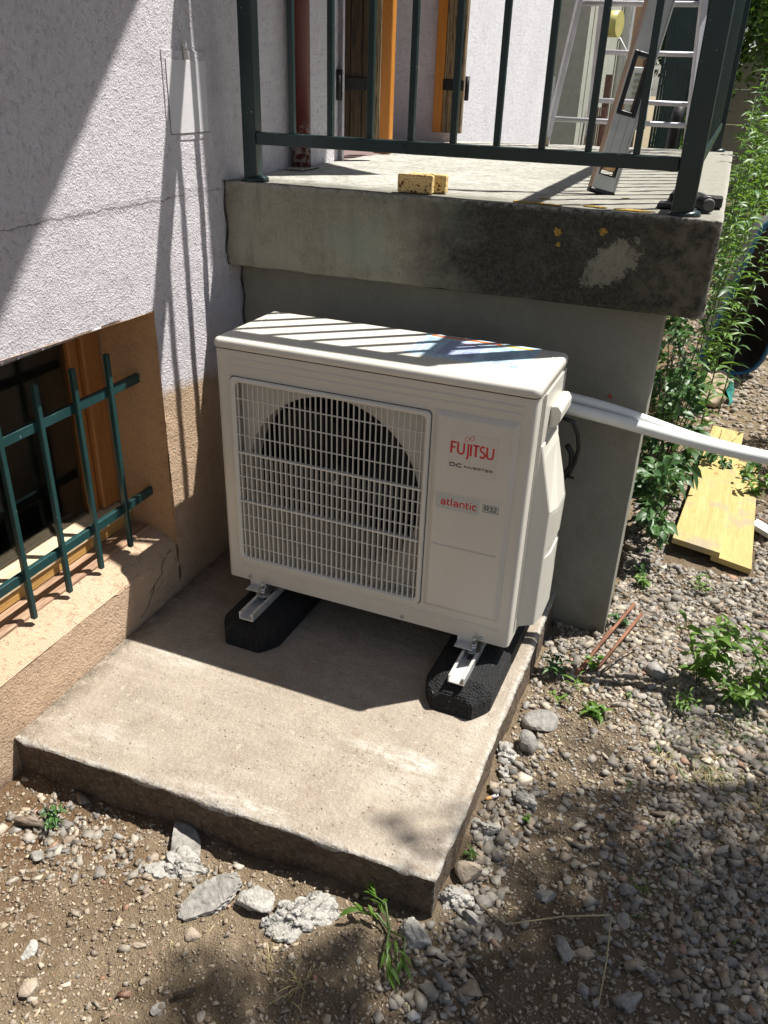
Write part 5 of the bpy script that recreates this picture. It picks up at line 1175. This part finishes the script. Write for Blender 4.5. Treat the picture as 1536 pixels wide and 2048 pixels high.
# sack of rubble, upright wheelbarrow
sk = empty('rubble_sack', (1.215, 2.85, GZ), 0, 'torn teal sack spilling beige mortar rubble behind the shrub', 'sack')
g = np.random.default_rng(3)
for i, (x, y, z, s_, sc) in enumerate(((.02, -.12, .05, .085, (1.1, .8, .5)), (-.03, .05, .08, .08, (1., 1, .6)), (.05, .12, .07, .075, (1, .9, .6)), (-.05, .22, .06, .07, (1, 1, .6)))):
    o = rock('mortar_piece', 0, 0, s_, M['rubble_beige'], None, None, sc=sc, rz=i, seed=70 + i, lump=.08); o.parent = sk; o.location = (x, y, z)
    for kk in ('label', 'category', 'group'):
        if kk in o: del o[kk]
mb = MB(); rows = []
for j in range(7):
    t = j / 6; row = []
    for i in range(17):
        a = i / 16 * 4.4 - .6; r_ = .13 - .02 * t + .012 * math.sin(i * 2.1 + j); row.append((r_ * math.cos(a), .06 + r_ * 1.7 * math.sin(a), .10 * t + .012 * math.sin(i * 1.7)))
    rows.append(row)
mb.strip(rows, smooth=True); mb.build('sack_cloth', M['teal'], sk, norm=False)
wb = empty('wheelbarrow', (1.29, 3.35, GZ), 0, 'upended wheelbarrow with dark tray and blue tube rim at the right edge', 'wheelbarrow')
wb.rotation_euler = (math.radians(14), math.radians(7), math.radians(22))
mb = MB(); rows = []
for d, yy in ((0, 0), (.05, .16), (.10, .24), (.16, .26)):
    rows.append([(x, yy, z) for x, z in rrect(-.17 + d * .6, .17 - d * .6, .02 + d, .93 - d * .9, max(.04, .14 - d * .5), 7)])
R_ = mb.strip(rows, close=True, smooth=True); mb.b.faces.new(R_[-1]); mb.build('tray', M['tray'], wb)
mb = MB(); rows2 = [[(x, yy + .004, z) for x, z in rrect(-.174 + d * .6, .174 - d * .6, .016 + d, .934 - d * .9, max(.04, .14 - d * .5), 7)] for d, yy in ((0, 0), (.05, .16), (.10, .24))]
mb.strip(rows2, close=True, smooth=True); mb.build('tray_outside', M['tray_out'], wb, norm=False)
mb = MB(); pr2 = rrect(-.175, .175, .015, .935, .12, 8); pr2.append(pr2[0]); mb.tube([(x, -.004, z) for x, z in pr2], .014, 10, False); mb.build('rim', M['blue'], wb)

# ------------------------------------------------------------------ background behind the balcony
farw = MB(); farw.box((-3.5, 5.9, -.3), (-.15, 6.1, 5.)); farw = farw.build('far_wall', M['farwall']); tag(farw, 'grey green rendered house wall in the distance seen between the railing bars', 'wall')
thing_box('brown_shutter', 'brown shutter with pale surround low on the grey green wall', 'shutter', [('surround', (-.62, 5.88, .35), (-.36, 5.8995, 1.30), M['white_paint']), ('panel', (-.60, 5.855, .35), (-.42, 5.8795, 1.22), M['brown_panel'])], (-.5, 5.88, .35))
f2_ = MB(); f2_.box((-3.5, 6.105, -.3), (-.145, 8.65, 5.)); tag(f2_.build('receding_facade', M['farwall']), 'pale side facade receding behind the ladder with a drain pipe', 'facade')
thing_box('drain_pipe', 'white drain pipe on the receding facade', 'pipe', [('pipe', MB().tube([(-.10, 7.75, -.2), (-.10, 7.75, 5)], .035, 12), None, M['white_paint'])], (-.10, 8.2, -.2))
thing_box('drain_pipe', 'grey flat trim strip right of the white drain pipe on the facade', 'pipe', [('pipe', (-.144, 8.2, -.2), (-.10, 8.4, 5), M['alu'])], (-.12, 8.3, -.2))
thing_box('wall_lamp', 'round yellow lamp or reel on the receding facade', 'lamp', [('disc', MB().tube([(-.14, 6.75, 1.72), (-.02, 6.72, 1.72)], .10, 20), None, M['yellow']), ('hook', MB().tube([(-.02, 6.8, 1.62), (.06, 6.9, 1.50), (.10, 6.95, 1.46), (.12, 6.95, 1.52)], .012, 8), None, M['white_paint'])], (-.1, 6.75, 1.7))
pk = MB(); pk.box((-1.6, 11.0, -.3), (-.21, 11.4, 6.)); pk = pk.build('pink_house', M['pink']); tag(pk, 'pink rendered house corner with brick edge far behind the ladder', 'house')
for i in range(8):
    MB().box((-.30 + .03 * (i % 2), 10.97, 1.75 + i * .11), (-.20 + .03 * (i % 2), 10.998, 1.82 + i * .11), .004).build('brick', M['brick_red'], pk)
gt = empty('brown_gate', (-.055, 6.3, 0), 0, 'reddish brown slatted gate below the pink house', 'gate')
sl_ = MB().box((-.005, -.008, .1), (.005, .008, 1.08)).build('gate_slat', M['brown_gate'], gt); sl_.location = (-.07, 0, 0)
for i in range(1, 10): o = bpy.data.objects.new('gate_slat', sl_.data); C.objects.link(o); o.parent = gt; o.location = (-.07 + i * .016, .0, 0)
MB().box((-.08, .010, .32), (.085, .03, .36)).build('gate_rail', M['brown_gate'], gt); MB().box((-.08, .010, .98), (.085, .03, 1.01)).build('gate_rail', M['brown_gate'], gt); MB().box((.03, .035, .75), (.082, .06, 1.33)).build('gate_panel', M['brown_panel'], gt)
ac = empty('white_louvre_box', (.01, 8.75, .82), 0, 'white louvred box far behind the level', 'louvre box')
MB().box((-.12, .03, 0), (.12, .25, .62), .01).build('box', M['white_paint'], ac)
for i in range(9): MB().box((-.06, .0, .04 + i * .062), (.10, .0295, .065 + i * .062)).build('louvre', M['farconc'], ac)
sr = empty('stair_railing', (.62, 3.9, .3), 0, 'dark green railing of close bars beyond the ladder', 'railing')
s0 = MB().box((-.007, -.007, .10), (.007, .007, 1.95)).build('baluster', M['green'], sr); s0.location = (0, 0, 0)
for i in range(1, 14): o = bpy.data.objects.new('baluster', s0.data); C.objects.link(o); o.parent = sr; o.location = (0, i * .205, 0)
MB().box((-.015, -.03, .06), (.015, 2.75, .0995)).build('rail', M['green'], sr); MB().box((-.02, -.03, 1.951), (.02, 2.75, 1.99)).build('rail', M['green'], sr); MB().box((-.03, 2.76, -.5), (.03, 2.82, 2.1)).build('post', M['green'], sr)
thing_box('gate_post', 'white painted post beyond the dark railing', 'post', [('post', (.80, 7.5, -.3), (.87, 7.58, 1.45), M['white_paint']), ('cap', (.79, 7.49, 1.451), (.88, 7.59, 1.48), M['white_paint'])], (.83, 7.55, -.3))
tag(MB().tube([(.78, 3.3, .6), (.78, 3.3, 1.10), (.79, 3.31, 1.16)], .028, 14).build('black_pipe_stub', M['iron']), 'short black upright pipe behind the right ladder stile', 'pipe')
fw = empty('concrete_fence', (3, 13.5, GZ), 0, 'grey concrete panel fence across the back of the yard', 'fence')
first = None
for i in range(6):
    for j in range(4):
        if first is None: first = MB().box((0, 0, 0), (1.93, .05, .485), .006).build('panel', M['farconc'], fw); o = first
        else: o = bpy.data.objects.new('panel', first.data); C.objects.link(o); o.parent = fw
        o.location = (-3.0 + i * 2.0, 0, .02 + j * .49)
for i in range(7): MB().box((-3.06 + i * 2.0, -.04, 0), (-3.0 + i * 2.0 - .002, .09, 2.05)).build('post', M['farconc'], fw)
def tree(x, y, h, rx, rzz, n, leaf, label, seed, z0=None, cat='tree', mat='leaf_tree', name='tree', cz=None, group=None, trunk_h=None):
    g = np.random.default_rng(seed); z0 = g1(x, y) if z0 is None else z0; r = empty(name, (x, y, z0), 0, label, cat, group)
    mb = MB(); cz = cz or h - rzz; th_ = trunk_h or cz; lean = g.normal(size=2) * .1
    mb.tube([(0, 0, -.1), (lean[0] * .4, lean[1] * .4, th_ * .5), (lean[0], lean[1], th_ * 1.05)], [h * .028, h * .021, h * .013], 10); ends = []
    for i in range(14):
        a = i * 2.4 + g.random(); el = g.uniform(.1, 1.); e = np.array((rx * .85 * math.cos(a) * g.uniform(.5, 1), rx * .85 * math.sin(a) * g.uniform(.5, 1), cz + rzz * (el - .45) * 1.3)); s0_ = np.array((lean[0] * .7, lean[1] * .7, th_ * g.uniform(.55, 1.)))
        m_ = (s0_ + e) / 2 + g.normal(size=3) * .08 * rx; mb.tube([s0_, m_, e], [h * .010, h * .006, h * .002], 6); ends += [e, m_ * .4 + e * .6]
    mb.build('trunk', M['bark'], r)
    nc = 70; cc = g.normal(size=(nc, 3)); cc /= np.linalg.norm(cc, axis=1)[:, None]; cc *= (g.uniform(.25, 1, nc) ** .5)[:, None]; cc = cc * np.array((rx, rx, rzz)) + (0, 0, cz); cc = np.concatenate([cc, np.array(ends)])
    idx = g.integers(len(cc), size=n); P = cc[idx] + g.normal(size=(n, 3)) * np.array((rx, rx, rzz)) * .11
    d1 = g.normal(size=(n, 3)); d1 /= np.linalg.norm(d1, axis=1)[:, None]; d2 = np.cross(d1, g.normal(size=(n, 3))); d2 /= np.linalg.norm(d2, axis=1)[:, None]; s_ = (leaf * g.uniform(.6, 1.3, n))[:, None]
    V = np.stack([P - d1 * s_ * .5, P + d2 * s_ * .28, P + d1 * s_ * .5, P - d2 * s_ * .28], 1).reshape(-1, 3); F = np.arange(n * 4).reshape(-1, 4)
    o = npmesh('crown', V, F, M[mat], r, tint=np.repeat(np.clip(g.normal(.45, .25, n), 0, 1), 4)); o['kind'] = 'stuff'; return r
tree(2.9, 10.4, 5.2, 2.2, 1.9, 26000, .10, 'dense green tree overhanging the concrete fence at upper right', 1, cz=3.1)
tree(.42, 12.0, 4.8, .85, 1.6, 12000, .10, 'tree seen through the railing above the fence, left of the dense one', 2, cz=2.7)
tree(4.8, 15.2, 7, 2.8, 2.6, 16000, .14, 'tall tree behind the concrete fence at the right', 3, cz=3.9)
tree(1.4, 16.2, 7, 2.6, 2.6, 14000, .14, 'tall tree behind the concrete fence near the pink house', 4, cz=3.9)
shrub('yard_bush', 1.75, 6.6, GZ, .55, .6, .75, 3200, .08, 'bright green bush in the yard before the concrete fence', 'bush', 11, 'leaf', stems=8, broad=.5)
shrub('yard_bush', 1.42, 5.3, GZ, .34, .45, .62, 1900, .07, 'bright weedy bush behind the tall weeds', 'bush', 12, 'leaf', stems=8, broad=.3)
shrub('yard_bush', 2.5, 9.2, GZ, .9, .7, .62, 2200, .09, 'darker bush farther back at the foot of the fence', 'bush', 13, 'leaf_dark', stems=8, broad=.5)
shrub('yard_bush', .55, 8.6, GZ, .30, .6, .6, 900, .08, 'bush seen low between the railing bars', 'bush', 14, 'leaf', stems=6, broad=.5)

# ------------------------------------------------------------------ what casts the shade: added unseen panels above and garden trees to the right
def shade_panel(name, poly, z, t, label):
    mb = MB(); mb.prism([(x, y, z) for x, y in poly], (0, 0, t)); return tag(mb.build(name, M['shade_board']), label, 'shade_panel')
shade_panel('wall_shade_panel', [(-.18, 1.62), (.161, 1.02), (.420, .566), (.636, .187), (1.02, -.487), (.70, -1.9), (-.18, -1.9)], 3.0, .03, 'unseen angled canopy on the house wall above the cellar window, its edge shading the wall')
shade_panel('balcony_shade_panel', [(-.18, 1.50), (.42, 1.52), (.715, 1.27), (.43, .98), (.50, .843), (.265, .643), (-.18, .264)], 2.6, .03, 'small unseen canopy over the balcony door held by the red prop')

# tree whose leafy branches dapple the ground
HZ = 4.3
def above(gx, gy, gz, z): k_ = (z - gz) / SUN.z; return np.array((gx + SUN.x * k_, gy + SUN.y * k_, z))
dt = empty('garden_tree', (4.4, 1.9, GZ), 0, 'leafy garden tree to the right whose branches dapple the ground', 'tree')
mb = MB(); top_ = Vector((4.2, 1.75, 4.0)); mb.tube([(4.4, 1.9, GZ - .1), (4.3, 1.85, 2.), top_], [.14, .11, .07], 10)
clumps = [(1.03, -.19, .07, .16), (.95, -.25, .05, .10), (1.13, -.22, .07, .16), (1.20, -.34, .08, .30), (1.28, -.16, .07, .18), (1.05, -.70, .10, .5), (1.25, -.52, .15, 1.6), (1.38, -.42, .12, 1.2), (1.42, -.22, .09, .5), (1.0, -.58, .05, .14), (1.14, -.44, .09, .5), (1.10, -.60, .11, .9), (1.40, -.62, .18, 1.3), (1.22, -.72, .14, 1.2), (.96, -.84, .10, .6), (.62, -.84, .05, .16), (.67, -.78, .03, .09), (.50, -.90, .07, .22), (.58, -.95, .07, .22), (.70, -.93, .05, .22), (.80, -.88, .06, .3), (.84, -.76, .05, .18), (1.0, -1.0, .2, 1.4), (1.3, -.95, .25, 2.4), (.76, -1.05, .12, .6), (1.30, .10, .06, .08), (1.42, .05, .05, .08)]
sl1 = [(.735, -.565, .035, .018), (.785, -.59, .035, .022), (.69, -.52, .03, .015), (.77, -.53, .03, .012)]
P_ = []; g = np.random.default_rng(77)
for lst, zz in ((clumps, GZ), (sl1, -.115)):
    for gx, gy, s_, wgt in lst:
        hz = HZ + g.uniform(-.5, .5); c = above(gx, gy, zz, hz); n = int(560 * wgt); sub = g.normal(size=(7, 3)) * s_ * .8
        q = sub[g.integers(7, size=n)] + g.normal(size=(n, 3)) * np.array((s_ * .42, s_ * .42, s_ * .8)); P_.append(c + q)
        e = Vector(c); mid = (top_ + e) / 2 + Vector((0, 0, -.3)); mb.tube([top_, mid, e], [.03, .016, .004], 5)
mb2 = mb.build('trunk', M['bark'], dt); mb2.location = (-4.4, -1.9, -GZ)
ring = []
for i in range(46):
    a = g.uniform(0, 6.28); q = g.uniform(.2, 1.); c = np.array((4.9 + 1.3 * q * math.cos(a), 2.0 + 1.6 * q * math.sin(a), 5.0 + g.uniform(-.9, .9)))
    if c[0] - SUN.x * (c[2] - GZ) / SUN.z > 1.72: ring.append(c + g.normal(size=(170, 3)) * .28)
P_ = np.concatenate(P_ + ring); n = len(P_); d1 = g.normal(size=(n, 3)); d1 /= np.linalg.norm(d1, axis=1)[:, None]; d2 = np.cross(d1, g.normal(size=(n, 3))); d2 /= np.linalg.norm(d2, axis=1)[:, None]; s_ = (.044 * g.uniform(.6, 1.2, n))[:, None]
V = np.stack([P_ - d1 * s_ * .5, P_ + d2 * s_ * .3, P_ + d1 * s_ * .5, P_ - d2 * s_ * .3], 1).reshape(-1, 3)
o = npmesh('crown', V, np.arange(n * 4).reshape(-1, 4), M['leaf_tree'], dt, tint=np.repeat(np.clip(g.normal(.45, .25, n), 0, 1), 4)); o.location = (-4.4, -1.9, -GZ); o['kind'] = 'stuff'
